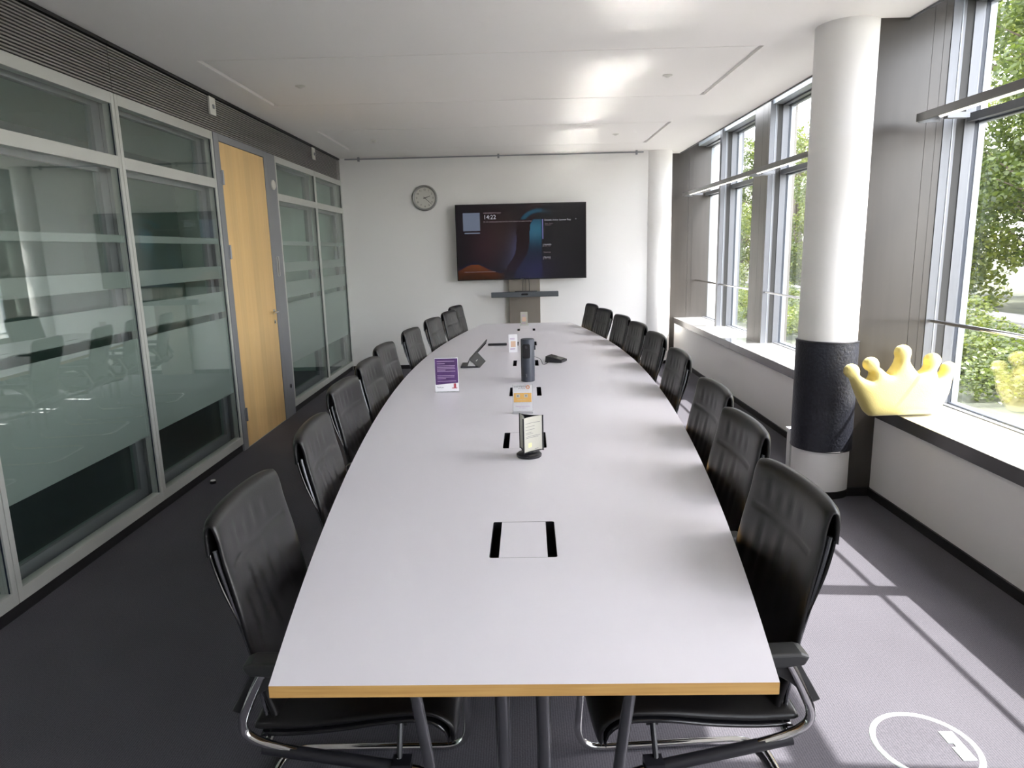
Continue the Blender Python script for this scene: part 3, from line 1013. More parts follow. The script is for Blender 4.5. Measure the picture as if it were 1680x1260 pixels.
chair = make_chair()
GRP = 'black leather chairs around the conference table'
ordn = ['first', 'second', 'third', 'fourth', 'fifth', 'sixth', 'seventh', 'eighth', 'ninth']
R_ = [(0.728, 1.715, 3), (0.805, 2.36, 1), (0.873, 2.97, 1), (0.946, 3.95, 1), (0.982, 4.8, 4), (0.977, 5.5, 6), (0.945, 6.13, 8), (0.88, 6.82, 10), (0.82, 7.45, 9)]
L_s = [(-0.745, 1.705, 0), (-0.773, 2.42, -3), (-0.86, 3.22, 3), (-0.88, 3.87, 3), (-0.915, 4.54, 5), (-0.872, 5.42, 8), (-0.805, 6.27, 11), (-0.725, 6.95, 12), (-0.715, 7.62, 13)]
first = True
for side, lst in (('right', R_), ('left', L_s)):
    for i, (xt, y, deg) in enumerate(lst):
        o = chair if first else copy_tree(chair)
        first = False
        if side == 'right':
            # local +Y points to -X
            o.rotation_euler = (0, 0, PI / 2 + math.radians(deg))
            o.location = (xt - 0.298, y - 0.298 * math.sin(math.radians(deg)), 0)
            ps = 'window side'
        else:
            o.rotation_euler = (0, 0, -PI / 2 - math.radians(deg))
            o.location = (xt + 0.298, y - 0.298 * math.sin(math.radians(deg)), 0)
            ps = 'glass partition side'
        nm = {0: 'nearest the viewer', 8: 'nearest the wall screen'}.get(i, '%s from the near end' % ordn[i])
        tag(o, 'black leather cantilever armchair, %s, %s of table' % (nm, ps), 'chair', GRP)

# ================================================================ FAR WALL THINGS
# wall screen
TX0, TX1, TZ0, TZ1 = -0.790, 0.912, 1.185, 2.160
tvy = 9.19
tv = empty('wall_screen', ((TX0 + TX1) / 2, tvy, TZ0))
tag(tv, 'large black screen on the far wall showing 14:22 over orange and blue waves', 'screen')
hwid, hh = (TX1 - TX0) / 2, TZ1 - TZ0
b = MB(); b.box(-hwid, hwid, 0, 0.055, 0, hh); b.build('screen_case', M_bezel, tv, bevel=0.004)
b = MB(); b.box(-0.15, 0.2, 0.055, 0.066, 0.25, 0.75); b.build('wall_mount', M_alu_d, tv)
GW, GH = 160, 92
bz = 0.012


def screen_col(u, v):       # u right, v up, 0..1 ; linear colours of the picture shown
    c = np.array((0.010, 0.006, 0.011))
    c = c + np.array((0.035, 0.018, 0.010)) * math.exp(-((u - 0.38) / 0.16) ** 2 - ((v - 0.62) / 0.30) ** 2)
    c = c + np.array((0.030, 0.006, 0.012)) * math.exp(-((u - 0.22) / 0.12) ** 2 - ((v - 0.45) / 0.3) ** 2)
    # ridge S curve: centre line from bottom (0.40,0.13) up to (0.60,0.85)
    def sig(t): return 1 / (1 + math.exp(-t))
    xr = 0.40 + 0.125 * sig((v - 0.22) * 14) + 0.10 * max(0, v - 0.72) * 3.5
    wd = 0.05 + 0.02 * v
    left = xr - wd
    if v > 0.14:
        c = c + np.array((0.06, 0.07, 0.17)) * math.exp(-max(0, left - u) / 0.045) * (u < left) * math.exp(-((v - 0.40) / 0.22) ** 2)
    if left <= u < xr + wd * 0.7 and v > 0.10:
        c = np.array((0.020, 0.006, 0.010))
    # blue body right of the dark ridge
    rb = xr + wd * 0.7
    if rb <= u < 0.662 and v < 0.80:
        q = math.exp(-((v - 0.66) / 0.17) ** 2)
        c = np.array((0.012, 0.018, 0.05)) + np.array((0.03, 0.20, 0.30)) * q
    # teal crest at the top
    d = math.hypot((u - 0.645) / 0.16, (v - 0.72) / 0.22)
    if 0.74 < d < 1.0 and v > 0.80 and u < 0.74:
        c = np.array((0.012, 0.12, 0.20)) * (0.4 + 0.6 * math.sin(PI * (d - 0.74) / 0.26)) * (1 - max(0, u - 0.64) * 9)
        c = np.maximum(c, 0.01)
    # orange hill
    hill = 0.07 + 0.135 * math.exp(-((u - 0.13) / 0.13) ** 2)
    if u < 0.36 and v < hill:
        c = np.array((0.30, 0.072, 0.014)) * (0.25 + 0.75 * max(0, 1 - (hill - v) / 0.14)) * max(0.1, 1 - abs(u - 0.15) / 0.24)
    elif u < 0.36 and v < hill + 0.03:
        c = np.array((0.012, 0.010, 0.035))
    # indigo floor
    c = c + np.array((0.012, 0.008, 0.060)) * math.exp(-((u - 0.62) / 0.16) ** 2 - ((v - 0.10) / 0.18) ** 2)
    if u > 0.665:
        c = c * 0.45 + np.array((0.011, 0.010, 0.012))
    return np.clip(c, 0, 1)


me = bpy.data.meshes.new('screen_picture')
vs, fs_, cols = [], [], []
for j in range(GH + 1):
    for i in range(GW + 1):
        u, v = i / GW, j / GH
        vs.append((-hwid + bz + u * (2 * hwid - 2 * bz), -0.0012, bz + v * (hh - 2 * bz)))
        cols += [*screen_col(u, v), 1]
for j in range(GH):
    for i in range(GW):
        a = j * (GW + 1) + i
        fs_.append((a, a + 1, a + GW + 2, a + GW + 1))
me.from_pydata(vs, [], fs_)
ca = me.color_attributes.new('picture', 'FLOAT_COLOR', 'POINT')
ca.data.foreach_set('color', cols)
mm = mat('screen_picture', (0.004, 0.004, 0.004), 0.12, spec=0.5)
nt = mm.node_tree
at = nt.nodes.new('ShaderNodeAttribute'); at.attribute_name = 'picture'
nt.links.new(at.outputs['Color'], nt.nodes['Principled BSDF'].inputs['Emission Color'])
nt.nodes['Principled BSDF'].inputs['Emission Strength'].default_value = 0.17
me.materials.append(mm)
scr = bpy.data.objects.new('screen_picture', me); C.objects.link(scr); scr.parent = tv


def emis(name, c, s=0.42): return mat(name, (0.02, 0.02, 0.02), 0.4, emit=(c, s))


E_white = emis('screen_text_white', (0.36, 0.36, 0.40))
E_dim = emis('screen_text_dim', (0.20, 0.15, 0.17))
E_tile = emis('screen_tile', (0.10, 0.12, 0.17))
E_blue = emis('screen_bar_blue', (0.12, 0.12, 0.32))


def U(u): return -hwid + u * 2 * hwid


def V(v): return v * hh


def sbar(name, m, u0, u1, v0, v1, dy=-0.003):
    b = MB(); b.box(U(u0), U(u1), dy, -0.0014, V(v0), V(v1)); return b.build(name, m, scr)


sbar('screen_tile', E_tile, 0.058, 0.188, 0.655, 0.890)
sbar('screen_caption', E_tile, 0.068, 0.186, 0.618, 0.634)
text('screen_date', 'WEDNESDAY 31 JULY', 0.026, E_dim, scr, (U(0.215), -0.002, V(0.882)), kern=0.9)
text('screen_time', '14:22', 0.078, E_white, scr, (U(0.215), -0.002, V(0.828)), kern=0.95)
text('screen_message', 'Hi, we continuously improve this room system to make meetings', 0.0255, E_dim, scr, (U(0.215), -0.002, V(0.770)), scale=(0.93, 1, 1))
text('screen_footer', 'i  Scan the code or call the help desk for assistance', 0.021, E_dim, scr, (U(0.055), -0.002, V(0.114)), scale=(0.95, 1, 1))
text('screen_meeting', 'Donadd, Arthur Summer Easy', 0.032, E_white, scr, (U(0.680), -0.002, V(0.777)), scale=(0.88, 1, 1))
text('screen_menu', '=', 0.03, E_white, scr, (U(0.915), -0.002, V(0.782)))
text('screen_meeting_detail', 'Now   Room\nOrganiser', 0.019, E_dim, scr, (U(0.685), -0.002, V(0.722)))
sbar('screen_bar', E_blue, 0.663, 0.670, 0.53, 0.79)
text('screen_free', 'Available', 0.026, E_white, scr, (U(0.676), -0.002, V(0.457)))
text('screen_free_time', '15:00 - 16:00', 0.016, E_dim, scr, (U(0.676), -0.002, V(0.437)))
text('screen_tomorrow', 'Tomorrow', 0.021, E_dim, scr, (U(0.670), -0.002, V(0.355)))
text('screen_booked', 'Booked', 0.026, E_white, scr, (U(0.676), -0.002, V(0.290)))
text('screen_booked_time', '09:00 - 10:00', 0.016, E_dim, scr, (U(0.676), -0.002, V(0.270)))
sbar('screen_divider', E_white, 0.6675, 0.6695, 0.43, 0.465)
sbar('screen_divider', E_white, 0.6675, 0.6695, 0.26, 0.297)
text('screen_maker', 'SONY', 0.014, M_alu, tv, (0, -0.001, 0.006), align='CENTER')

# stand behind the screen
b = MB(); b.box(-0.208, 0.208, 0.0, 0.077, 0.0, 1.6)
sd = b.build('screen_stand', M_bronze, loc=(0.093, 9.258, 0), bevel=0.004)
tag(sd, 'broad flat bronze metal pillar standing against the far wall under the screen', 'screen stand')
# sound bar
sbx = empty('sound_bar', (0.094, 9.10, 0.958))
tag(sbx, 'long grey video bar with a camera in its middle, under the screen', 'video bar')
b = MB(); b.box(-0.442, 0.442, 0, 0.075, 0, 0.068); b.build('bar_body', M_grey, sbx, bevel=0.006)
b = MB(); b.prism([(-0.035 + 0.012 * math.cos(t), 0.036 + 0.012 * math.sin(t)) for t in np.linspace(PI / 2, 1.5 * PI, 8)] + [(0.03 + 0.012 * math.cos(t), 0.036 + 0.012 * math.sin(t)) for t in np.linspace(-PI / 2, PI / 2, 8)], -0.004, 0.0, axis='Y')
b.build('camera_window', M_shell, sbx)
b = MB(); b.box(-0.06, 0.06, 0.075, 0.157, 0.01, 0.055); b.build('bar_mount', M_alu_d, sbx)
b = MB(); b.box(-0.13, 0.16, 0.03, 0.075, 0.068, 0.078); b.build('bar_shelf', M_dark, sbx)
for k_, x in enumerate((0.063, 0.083, 0.107, 0.152)):
    b = MB(); b.tube([(x, 9.165, 1.215), (x + 0.004, 9.172, 1.12), (x + 0.001 * k_, 9.150, 1.02)], 0.0035, 6)
    tag(b.build('cable', M_dark, smooth=True), 'thin dark cable, %s of four between screen and video bar' % ('leftmost', 'second from left', 'third from left', 'rightmost')[k_], 'cable', 'cables under the screen')

# clock
ck = empty('wall_clock', (-1.19, YF - 0.001, 2.265))
tag(ck, 'round grey rimmed wall clock showing 2:22, left of the screen', 'clock')
R0 = 0.165


def ylathe(name, prof, m, parent, n=64):
    b = MB(); b.lathe(prof, n=n)
    for v in b.bm.verts: v.co = Vector((v.co.x, -v.co.z, v.co.y))
    return b.build(name, m, parent, smooth=True)


ylathe('clock_rim', [(0, 0), (R0, 0), (R0, 0.030), (R0 - 0.012, 0.040), (R0 - 0.026, 0.036), (R0 - 0.030, 0.020), (0, 0.020)], mat('clock_rim', (0.34, 0.34, 0.33), 0.35, metal=0.6), ck)
fc = ylathe('clock_face', [(0, 0.0202), (R0 - 0.031, 0.0202), (R0 - 0.031, 0.0215), (0, 0.0215)], M_plate, ck)
for h in range(1, 13):
    a = PI / 2 - h * PI / 6
    text('clock_numeral', str(h), 0.032, M_black, fc, (0.106 * math.cos(a), -0.0218, 0.106 * math.sin(a)), align='CENTER')


def hand(name, ang, ln, wd, d):
    a = PI / 2 - math.radians(ang)
    b = MB()
    dx, dz = math.cos(a), math.sin(a)
    nx, nz = -dz, dx
    b.prism([(-0.02 * dx + nx * wd, -0.02 * dz + nz * wd), (-0.02 * dx - nx * wd, -0.02 * dz - nz * wd),
             (ln * dx - nx * wd * .6, ln * dz - nz * wd * .6), (ln * dx + nx * wd * .6, ln * dz + nz * wd * .6)], -d - 0.0015, -d, axis='Y')
    b.build(name, M_black, ck)


hand('hour_hand', 71, 0.075, 0.0045, 0.024)
hand('minute_hand', 132, 0.122, 0.0032, 0.027)

# ================================================================ THINGS ON THE TABLE
TT0 = TZ + 0.0005


def card_lines(b, x0, x1, y, zs, h, rnd, seedv=1, slope=0):
    rr = random.Random(seedv)
    for z in zs:
        b.box(x0, x0 + (x1 - x0) * rr.uniform(rnd, 1), y - 0.0004, y, z, z + h)


# purple card in an acrylic stand
pc = empty('purple_card_stand', (-0.439, 4.085, TT0), 0.03)
tag(pc, 'clear upright stand with a purple text card on the table', 'card stand')
b = MB(); b.box(-0.074, 0.074, -0.003, 0.003, 0.0, 0.212); b.box(-0.074, 0.074, -0.02, 0.035, 0, 0.003); b.build('acrylic_holder', M_acryl, pc)
b = MB(); b.box(-0.071, 0.071, -0.0045, -0.0032, 0.004, 0.209); pp = b.build('paper_card', M_paper, pc)
M_purple = mat('purple_print', (0.085, 0.035, 0.14), 0.55, var=(9, 0.5))
b = MB(); b.prism([(-0.068, 0.046), (0.068, 0.056), (0.068, 0.205), (-0.068, 0.205)], -0.0052, -0.0045, axis='Y'); b.build('purple_print', M_purple, pp)
b = MB()
card_lines(b, -0.056, 0.058, -0.0053, [0.187, 0.160, 0.151, 0.142, 0.126, 0.100, 0.091, 0.066], 0.0030, 0.9, 3)
card_lines(b, -0.056, 0.0, -0.0053, [0.173, 0.133, 0.082], 0.0028, 0.6, 5)
b.build('printed_lines', M_lines, pp)
b = MB(); b.box(0.030, 0.062, -0.0056, -0.0046, 0.022, 0.0265); b.box(0.041, 0.055, -0.0056, -0.0053, 0.0265, 0.052); b.build('red_emblem', M_red, pp)
text('card_signature', 'Thank you', 0.010, M_ink, pp, (-0.062, -0.0048, 0.030))

# white card with orange box and ring logo
wc = empty('orange_card_stand', (0.014, 3.50, TT0), 0.0)
tag(wc, 'acrylic card stand with ring logo and orange box before the camera tower', 'card stand')
tilt = 0.0
b = MB(); b.box(-0.0525, 0.0525, -0.004, -0.002, 0.0, 0.150); b.box(-0.0525, 0.0525, 0.002, 0.004, 0.0, 0.150); b.build('acrylic_holder', M_acryl, wc)
b = MB(); b.box(-0.053, 0.053, -0.022, 0.022, 0.0, 0.010); b.build('holder_foot', mat('foot_grey', (0.42, 0.42, 0.43), 0.3), wc, bevel=0.002)
b = MB(); b.box(-0.050, 0.050, -0.0015, 0.0015, 0.010, 0.150); pp = b.build('paper_card', M_paper, wc)
b = MB(); b.box(-0.046, 0.046, -0.0048, -0.0042, 0.058, 0.106); pr = b.build('orange_box', M_orange, pp)
b = MB(); b.box(-0.034, -0.014, -0.0053, -0.0048, 0.083, 0.100); b.box(0.008, 0.027, -0.0053, -0.0048, 0.083, 0.100); b.build('icon_square', M_cream, pr)
b = MB(); b.box(-0.028, -0.021, -0.0056, -0.0053, 0.088, 0.095); b.box(0.015, 0.020, -0.0056, -0.0053, 0.088, 0.096); b.build('icon_mark', M_ink, pr)
text('box_text', 'Please scan', 0.010, M_cream, pr, (-0.028, -0.0052, 0.072))
text('card_brand', 'STARTMENTO', 0.0108, M_ink, pp, (-0.046, -0.0044, 0.1395), scale=(0.95, 1, 1))
text('card_brand_line', 'part of group', 0.0065, M_ink, pp, (-0.022, -0.0044, 0.131))
b = MB(); b.tube([(0.028 + 0.0078 * math.cos(t), -0.0046, 0.137 + 0.0078 * math.sin(t)) for t in np.linspace(0, 2 * PI, 24, endpoint=False)], 0.0017, 6, closed=True)
b.build('ring_logo', M_logo, pp, smooth=True)
text('card_footer', 'Meeting room service', 0.0088, M_lines, pp, (-0.038, -0.0044, 0.036), scale=(0.95, 1, 1))
text('card_footer_line', 'call reception', 0.006, M_lines, pp, (-0.018, -0.0044, 0.027))

# far two card stands
for k_, (x, y, wdt, hgt, rz, lab) in enumerate(((-0.047, 5.66, 0.074, 0.150, 0.25, 'white card stand with pale orange print left behind the camera tower'),
                                             (0.066, 7.68, 0.078, 0.150, 0.0, 'narrow grey-white upright card stand at the far end of the table'))):
    s = empty('card_stand', (x, y, TT0), rz); tag(s, lab, 'card stand')
    if k_ == 1:
        b = MB(); b.prism([(-0.045, 0.0), (0.045, 0.0), (0.050, 0.012), (-0.050, 0.012)], -0.02, 0.02, axis='Y'); b.build('holder_foot', M_alu, s)
    b = MB(); b.box(-wdt / 2, wdt / 2, -0.003, 0.003, 0, hgt); pp = b.build('paper_card', M_paper if k_ == 0 else M_cream, s)
    b = MB(); b.box(-wdt * 0.28, wdt * 0.28, -0.0036, -0.003, hgt * 0.30, hgt * 0.62); b.build('orange_print', mat('pale_orange_print', (0.72, 0.50, 0.36), 0.6), pp)
    b = MB(); card_lines(b, -wdt * 0.36, wdt * 0.36, -0.0034, [hgt * 0.76, hgt * 0.70, hgt * 0.2, hgt * 0.15], 0.004, 0.7, 4); b.build('printed_lines', M_lines, pp)

# three-sided rotating menu holder
mh = empty('menu_holder', (0.033, 2.735, TT0), 0.0)
tag(mh, 'black three-sided rotating menu holder with cream cards on a round foot', 'menu holder')
b = MB(); b.lathe([(0.0, 0), (0.050, 0), (0.052, 0.004), (0.052, 0.010), (0.046, 0.015), (0.0, 0.016)], n=40); b.build('round_foot', M_dark, mh, smooth=True)
b = MB(); b.lathe([(0.02, 0.016), (0.02, 0.024)], n=24); b.build('swivel_post', M_dark, mh, smooth=True)
rad = 0.030
corn = [math.radians(a) for a in (-112, 8, 128)]
cp = [(0.058 * math.cos(a), 0.058 * math.sin(a)) for a in corn]
z0, z1 = 0.024, 0.170
for k_ in range(3):
    a, c = cp[k_], cp[(k_ + 1) % 3]
    mid = ((a[0] + c[0]) / 2, (a[1] + c[1]) / 2)
    n_ = Vector((mid[0], mid[1], 0)).normalized()
    pts = []
    for t in np.linspace(0.04, 0.96, 12):
        q = -0.008 * 4 * t * (1 - t)                      # concave faces
        pts.append(Vector((a[0] + (c[0] - a[0]) * t + n_.x * q, a[1] + (c[1] - a[1]) * t + n_.y * q, 0)))
    b = MB()
    for off, lo, hi, mi in ((0.0, z0, z1, 0),):
        ring = [(p.x, p.y) for p in pts] + [(p.x - n_.x * 0.003, p.y - n_.y * 0.003) for p in pts[::-1]]
        b.prism(ring, lo, hi)
    pnl = b.build('holder_panel', M_dark, mh)
    b = MB()
    ring = [(p.x + n_.x * 0.0016, p.y + n_.y * 0.0016) for p in pts[0:12]] + [(p.x + n_.x * 0.0004, p.y + n_.y * 0.0004) for p in pts[0:12][::-1]]
    b.prism(ring, z0 + 0.004, z1 + (0.0 if k_ else 0.001))
    b.build('menu_card', M_cream, pnl)
    if k_ == 0:
        b = MB()
        for zz_, i0, i1 in ((0.145, 1, 11), (0.131, 1, 8), (0.118, 1, 8), (0.106, 1, 6), (0.100, 1, 7), (0.090, 1, 11), (0.084, 1, 10), (0.034, 7, 10)):
            ring = [(p.x + n_.x * 0.0021, p.y + n_.y * 0.0021) for p in pts[i0:i1]] + [(p.x + n_.x * 0.0014, p.y + n_.y * 0.0014) for p in pts[i0:i1][::-1]]
            b.prism(ring, zz_, zz_ + 0.0014)
        b.build('printed_lines', M_ink, pnl)
        b = MB()
        ring = [(p.x + n_.x * 0.0019, p.y + n_.y * 0.0019) for p in pts[3:6]] + [(p.x + n_.x * 0.0014, p.y + n_.y * 0.0014) for p in pts[3:6][::-1]]
        b.prism(ring, 0.044, 0.062)
        b.build('yellow_mark', M_yel, pnl)
for a in corn:
    b = MB(); b.tube([(0.0585 * math.cos(a), 0.0585 * math.sin(a), z0 - 0.002), (0.0585 * math.cos(a), 0.0585 * math.sin(a), z1 + 0.001)], 0.0032, 8)
    b.build('corner_post', M_dark, mh, smooth=True)
b = MB(); b.prism(cp, z0, z0 + 0.003); b.build('holder_bottom', M_dark, mh)

# camera tower
cm = empty('camera_tower', (0.0555, 4.385, TT0), 0.0)
tag(cm, 'tall slate-grey cylindrical conference camera tower standing in the table middle', 'conference camera')
b = MB(); b.lathe([(0.0, 0), (0.041, 0), (0.044, 0.003), (0.044, 0.270), (0.041, 0.274), (0.0, 0.275)], n=48); b.build('tower_body', M_navy, cm, smooth=True)
b = MB()
pts = fillet([(-0.012, 0.155, 0), (-0.0335, 0.155, 0), (-0.0335, 0.245, 0), (0.0155, 0.245, 0), (0.0155, 0.155, 0), (-0.012, 0.155, 0)], 0.012, 4)
b.prism([(p.x, p.y) for p in pts[:-1]], -0.051, -0.030, axis='Y'); lens = b.build('lens_window', M_shell, cm)
ylathe('lens', [(0, 0), (0.0095, 0), (0.0095, 0.0018), (0, 0.0018)], M_dark, lens, 24).location = (-0.009, -0.051, 0.225)
b = MB(); b.box(0.040, 0.052, -0.012, 0.012, 0.203, 0.232); b.build('side_button', M_dark, cm, bevel=0.003)
text('tower_logo', 'owl', 0.014, M_alu_d, cm, (-0.010, -0.0442, 0.032), rot=(PI / 2, -PI / 2, 0))

# tablet on a folded keyboard stand
tb = empty('tablet_computer', (-0.345, 4.985, TT0), 0.0)
tag(tb, 'grey tablet propped up by its folding stand, behind the purple card', 'tablet')
b = MB(); b.box(-0.082, 0.055, -0.055, 0.13, 0.0, 0.012); b.build('keyboard_base', M_dark, tb, bevel=0.003)
b = MB(); b.prism([(-0.030, 0.040), (-0.024, 0.036), (0.110, 0.176), (0.105, 0.182)], -0.05, 0.15, axis='Y')
b.build('tablet_screen', M_dark, tb, bevel=0.002)
M_cloth = mat('stand_cloth', (0.10, 0.10, 0.095), 0.7)
b = MB(); b.prism([(-0.016, 0.060), (0.042, 0.118), (0.103, 0.048), (0.058, 0.0)], -0.060, -0.055, axis='Y')
kf = b.build('kickstand', M_cloth, tb, bevel=0.001)
b = MB(); b.prism([(0.030, 0.052), (0.042, 0.064), (0.046, 0.060), (0.034, 0.048)], -0.0608, -0.060, axis='Y'); b.build('stand_emblem', M_alu, kf)
b = MB(); b.prism([(-0.030, 0.0125), (0.028, 0.0125), (-0.006, 0.058), (-0.014, 0.058)], -0.052, -0.049, axis='Y'); b.build('stand_gusset', mat('gusset', (0.55, 0.55, 0.54), 0.5), tb)

# flat dark accessory left of the far stand
b = MB(); b.box(-0.085, 0.085, -0.028, 0.028, 0.0, 0.018)
tag(b.build('remote_control', M_dark, bevel=0.007, loc=(-0.19, 6.10, TT0), seg=3), 'flat black remote control lying on the table left of the white card stand', 'remote control')

# speakerphone with cable
ph = empty('phone_dock', (0.275, 5.13, TT0), -0.45)
tag(ph, 'black wedge shaped phone dock lying on the table right of the camera tower', 'phone dock')
b = MB(); b.prism([(-0.065, 0.0), (0.070, 0.0), (0.072, 0.018), (-0.060, 0.048)], -0.055, 0.055, axis='Y'); b.build('dock_body', M_dark, ph, bevel=0.004)
b = MB(); b.prism([(-0.052, 0.0470), (0.060, 0.0225), (0.060, 0.0240), (-0.052, 0.0485)], -0.045, 0.045, axis='Y'); b.build('dock_screen', M_shell, ph)
b = MB(); b.tube(smoothpath3 := [tuple(p) for p in fillet([(0.095, 4.44, TT0 + 0.15), (0.15, 4.62, TT0 + 0.105), (0.17, 4.90, TT0 + 0.01), (0.225, 5.10, TT0 + 0.005)], 0.15, 8)], 0.0025, 6)
tag(b.build('phone_cable', M_dark, smooth=True), 'thin black cable curving from the camera tower to the phone dock', 'cable')

# ================================================================ CROWN CUSHION
def crown():
    # outline in metres around the bottom centre, traced as a shape: x right, z up
    S_ = 0.62 / 960.0
    ox, oz = 600, 740
    P = lambda x, y: ((x - ox) * S_, (oz - y) * S_)
    segs = []
    def ball(cx, cy, r, a0, a1, n=14):
        for k in range(n + 1):
            a = math.radians(a0 + (a1 - a0) * k / n)
            segs.append(P(cx + r * math.cos(a), cy - r * math.sin(a)))
    pts = []
    for q in ((330, 742), (290, 700), (240, 600), (185, 480), (150, 400)): segs.append(P(*q))
    ball(160, 330, 66, 232, -28)
    for q in ((240, 378), (280, 405), (320, 418), (332, 385), (328, 345)): segs.append(P(*q))
    ball(328, 275, 66, 236, -20)
    for q in ((415, 315), (450, 355), (488, 376), (520, 325), (548, 270), (556, 225)): segs.append(P(*q))
    ball(608, 178, 68, 216, -36)
    for q in ((656, 262), (690, 318), (738, 376), (790, 350), (812, 318)): segs.append(P(*q))
    ball(876, 262, 70, 206, -42)
    for q in ((896, 350), (906, 425), (940, 395), (958, 365)): segs.append(P(*q))
    ball(1026, 338, 64, 200, -62)
    for q in ((1040, 440), (1012, 560), (960, 660), (915, 728), (870, 742), (740, 738), (600, 736), (460, 738)): segs.append(P(*q))
    return segs


def inflate(outline, thick, name, m, cell=0.004):
    """pillow: membrane blown up inside the outline"""
    o = np.array(outline)
    x0, x1 = o[:, 0].min() - cell, o[:, 0].max() + cell
    z0, z1 = o[:, 1].min() - cell, o[:, 1].max() + cell
    xs, zs = np.arange(x0, x1 + cell, cell), np.arange(z0, z1 + cell, cell)
    X, Z = np.meshgrid(xs, zs, indexing='ij')
    ins = np.zeros(X.shape, bool)
    n = len(o)
    for i in range(n):
        xa, za = o[i]; xb, zb = o[(i + 1) % n]
        if za == zb: continue
        cr_ = ((za > Z) != (zb > Z)) & (X < (xb - xa) * (Z - za) / (zb - za) + xa)
        ins ^= cr_
    u = np.zeros(X.shape)
    for _ in range(2600):
        u[1:-1, 1:-1] = 0.25 * (u[2:, 1:-1] + u[:-2, 1:-1] + u[1:-1, 2:] + u[1:-1, :-2]) + 0.25 * cell * cell
        u[~ins] = 0
    h = np.sqrt(np.maximum(u, 0) * 2.0)
    h = thick / 2 * np.tanh(h / (thick / 2) * 1.25)
    P = np.stack([X, Z], -1).reshape(-1, 2)
    mask = ins.reshape(-1)
    idx = -np.ones(len(P), int)
    nz_ = len(zs)
    near = np.zeros(X.shape, bool)                       # outside vertices touching an inside one: snapped to the seam
    near[1:, :] |= ins[:-1, :]; near[:-1, :] |= ins[1:, :]; near[:, 1:] |= ins[:, :-1]; near[:, :-1] |= ins[:, 1:]
    near[1:, 1:] |= ins[:-1, :-1]; near[:-1, :-1] |= ins[1:, 1:]; near[1:, :-1] |= ins[:-1, 1:]; near[:-1, 1:] |= ins[1:, :-1]
    near &= ~ins
    nr = near.reshape(-1)
    a_, b_ = o, np.roll(o, -1, axis=0)
    vf, fcs = [], []
    hh_ = h.reshape(-1)
    front, back = {}, {}
    for k in np.nonzero(mask | nr)[0]:
        p = P[k]
        if nr[k]:
            pq = b_ - a_
            t = np.clip(((p - a_) * pq).sum(1) / ((pq * pq).sum(1) + 1e-12), 0, 1)
            c_ = a_ + t[:, None] * pq
            q = c_[np.argmin(((c_ - p) ** 2).sum(1))]
            front[k] = back[k] = len(vf)
            vf.append((q[0], 0.0, q[1]))
        else:
            front[k] = len(vf); vf.append((p[0], -hh_[k], p[1]))
            back[k] = len(vf); vf.append((p[0], hh_[k], p[1]))
    for i in range(len(xs) - 1):
        for j in range(nz_ - 1):
            q = [i * nz_ + j, (i + 1) * nz_ + j, (i + 1) * nz_ + j + 1, i * nz_ + j + 1]
            if all(k in front for k in q) and any(mask[k] for k in q):
                fcs.append([front[k] for k in q]); fcs.append([back[k] for k in q][::-1])
    me = bpy.data.meshes.new(name)
    me.from_pydata(vf, [], fcs)
    bm = bmesh.new(); bm.from_mesh(me)
    bmesh.ops.remove_doubles(bm, verts=bm.verts, dist=0.0003)
    for _ in range(3):
        bmesh.ops.smooth_vert(bm, verts=bm.verts, factor=0.4, use_axis_x=True, use_axis_y=True, use_axis_z=True)
    bmesh.ops.recalc_face_normals(bm, faces=bm.faces)
    bm.to_mesh(me); bm.free()
    me.polygons.foreach_set('use_smooth', [True] * len(me.polygons))
    me.materials.append(m)
    ob = bpy.data.objects.new(name, me)
    C.objects.link(ob)
    return ob


cr = inflate(crown(), 0.150, 'crown_cushion', M_yellow)
cr.location = (2.185, 3.885, SILL + 0.004)
cr.scale = (1.03, 1.0, 1.0)
cr.rotation_euler = (math.radians(-3), 0, math.radians(4))
tag(cr, 'yellow plush cushion shaped like a five-pointed crown, standing on the window sill', 'cushion')

# ================================================================ OUTSIDE
boxo('ground_outside', M_soil, XI + 0.26, 60, -30, 90, -0.5, -0.32)
bpy.data.objects['ground_outside']['kind'] = T
boxo('paving_outside', M_gravel, XI + 0.26, 5.0, -30, 60, -0.32, -0.30)
bpy.data.objects['paving_outside']['kind'] = T
boxo('path_outside', M_path, 9.3, 10.3, -30, 60, -0.32, 0.02)
bpy.data.objects['path_outside']['kind'] = T
rng = np.random.default_rng(5)


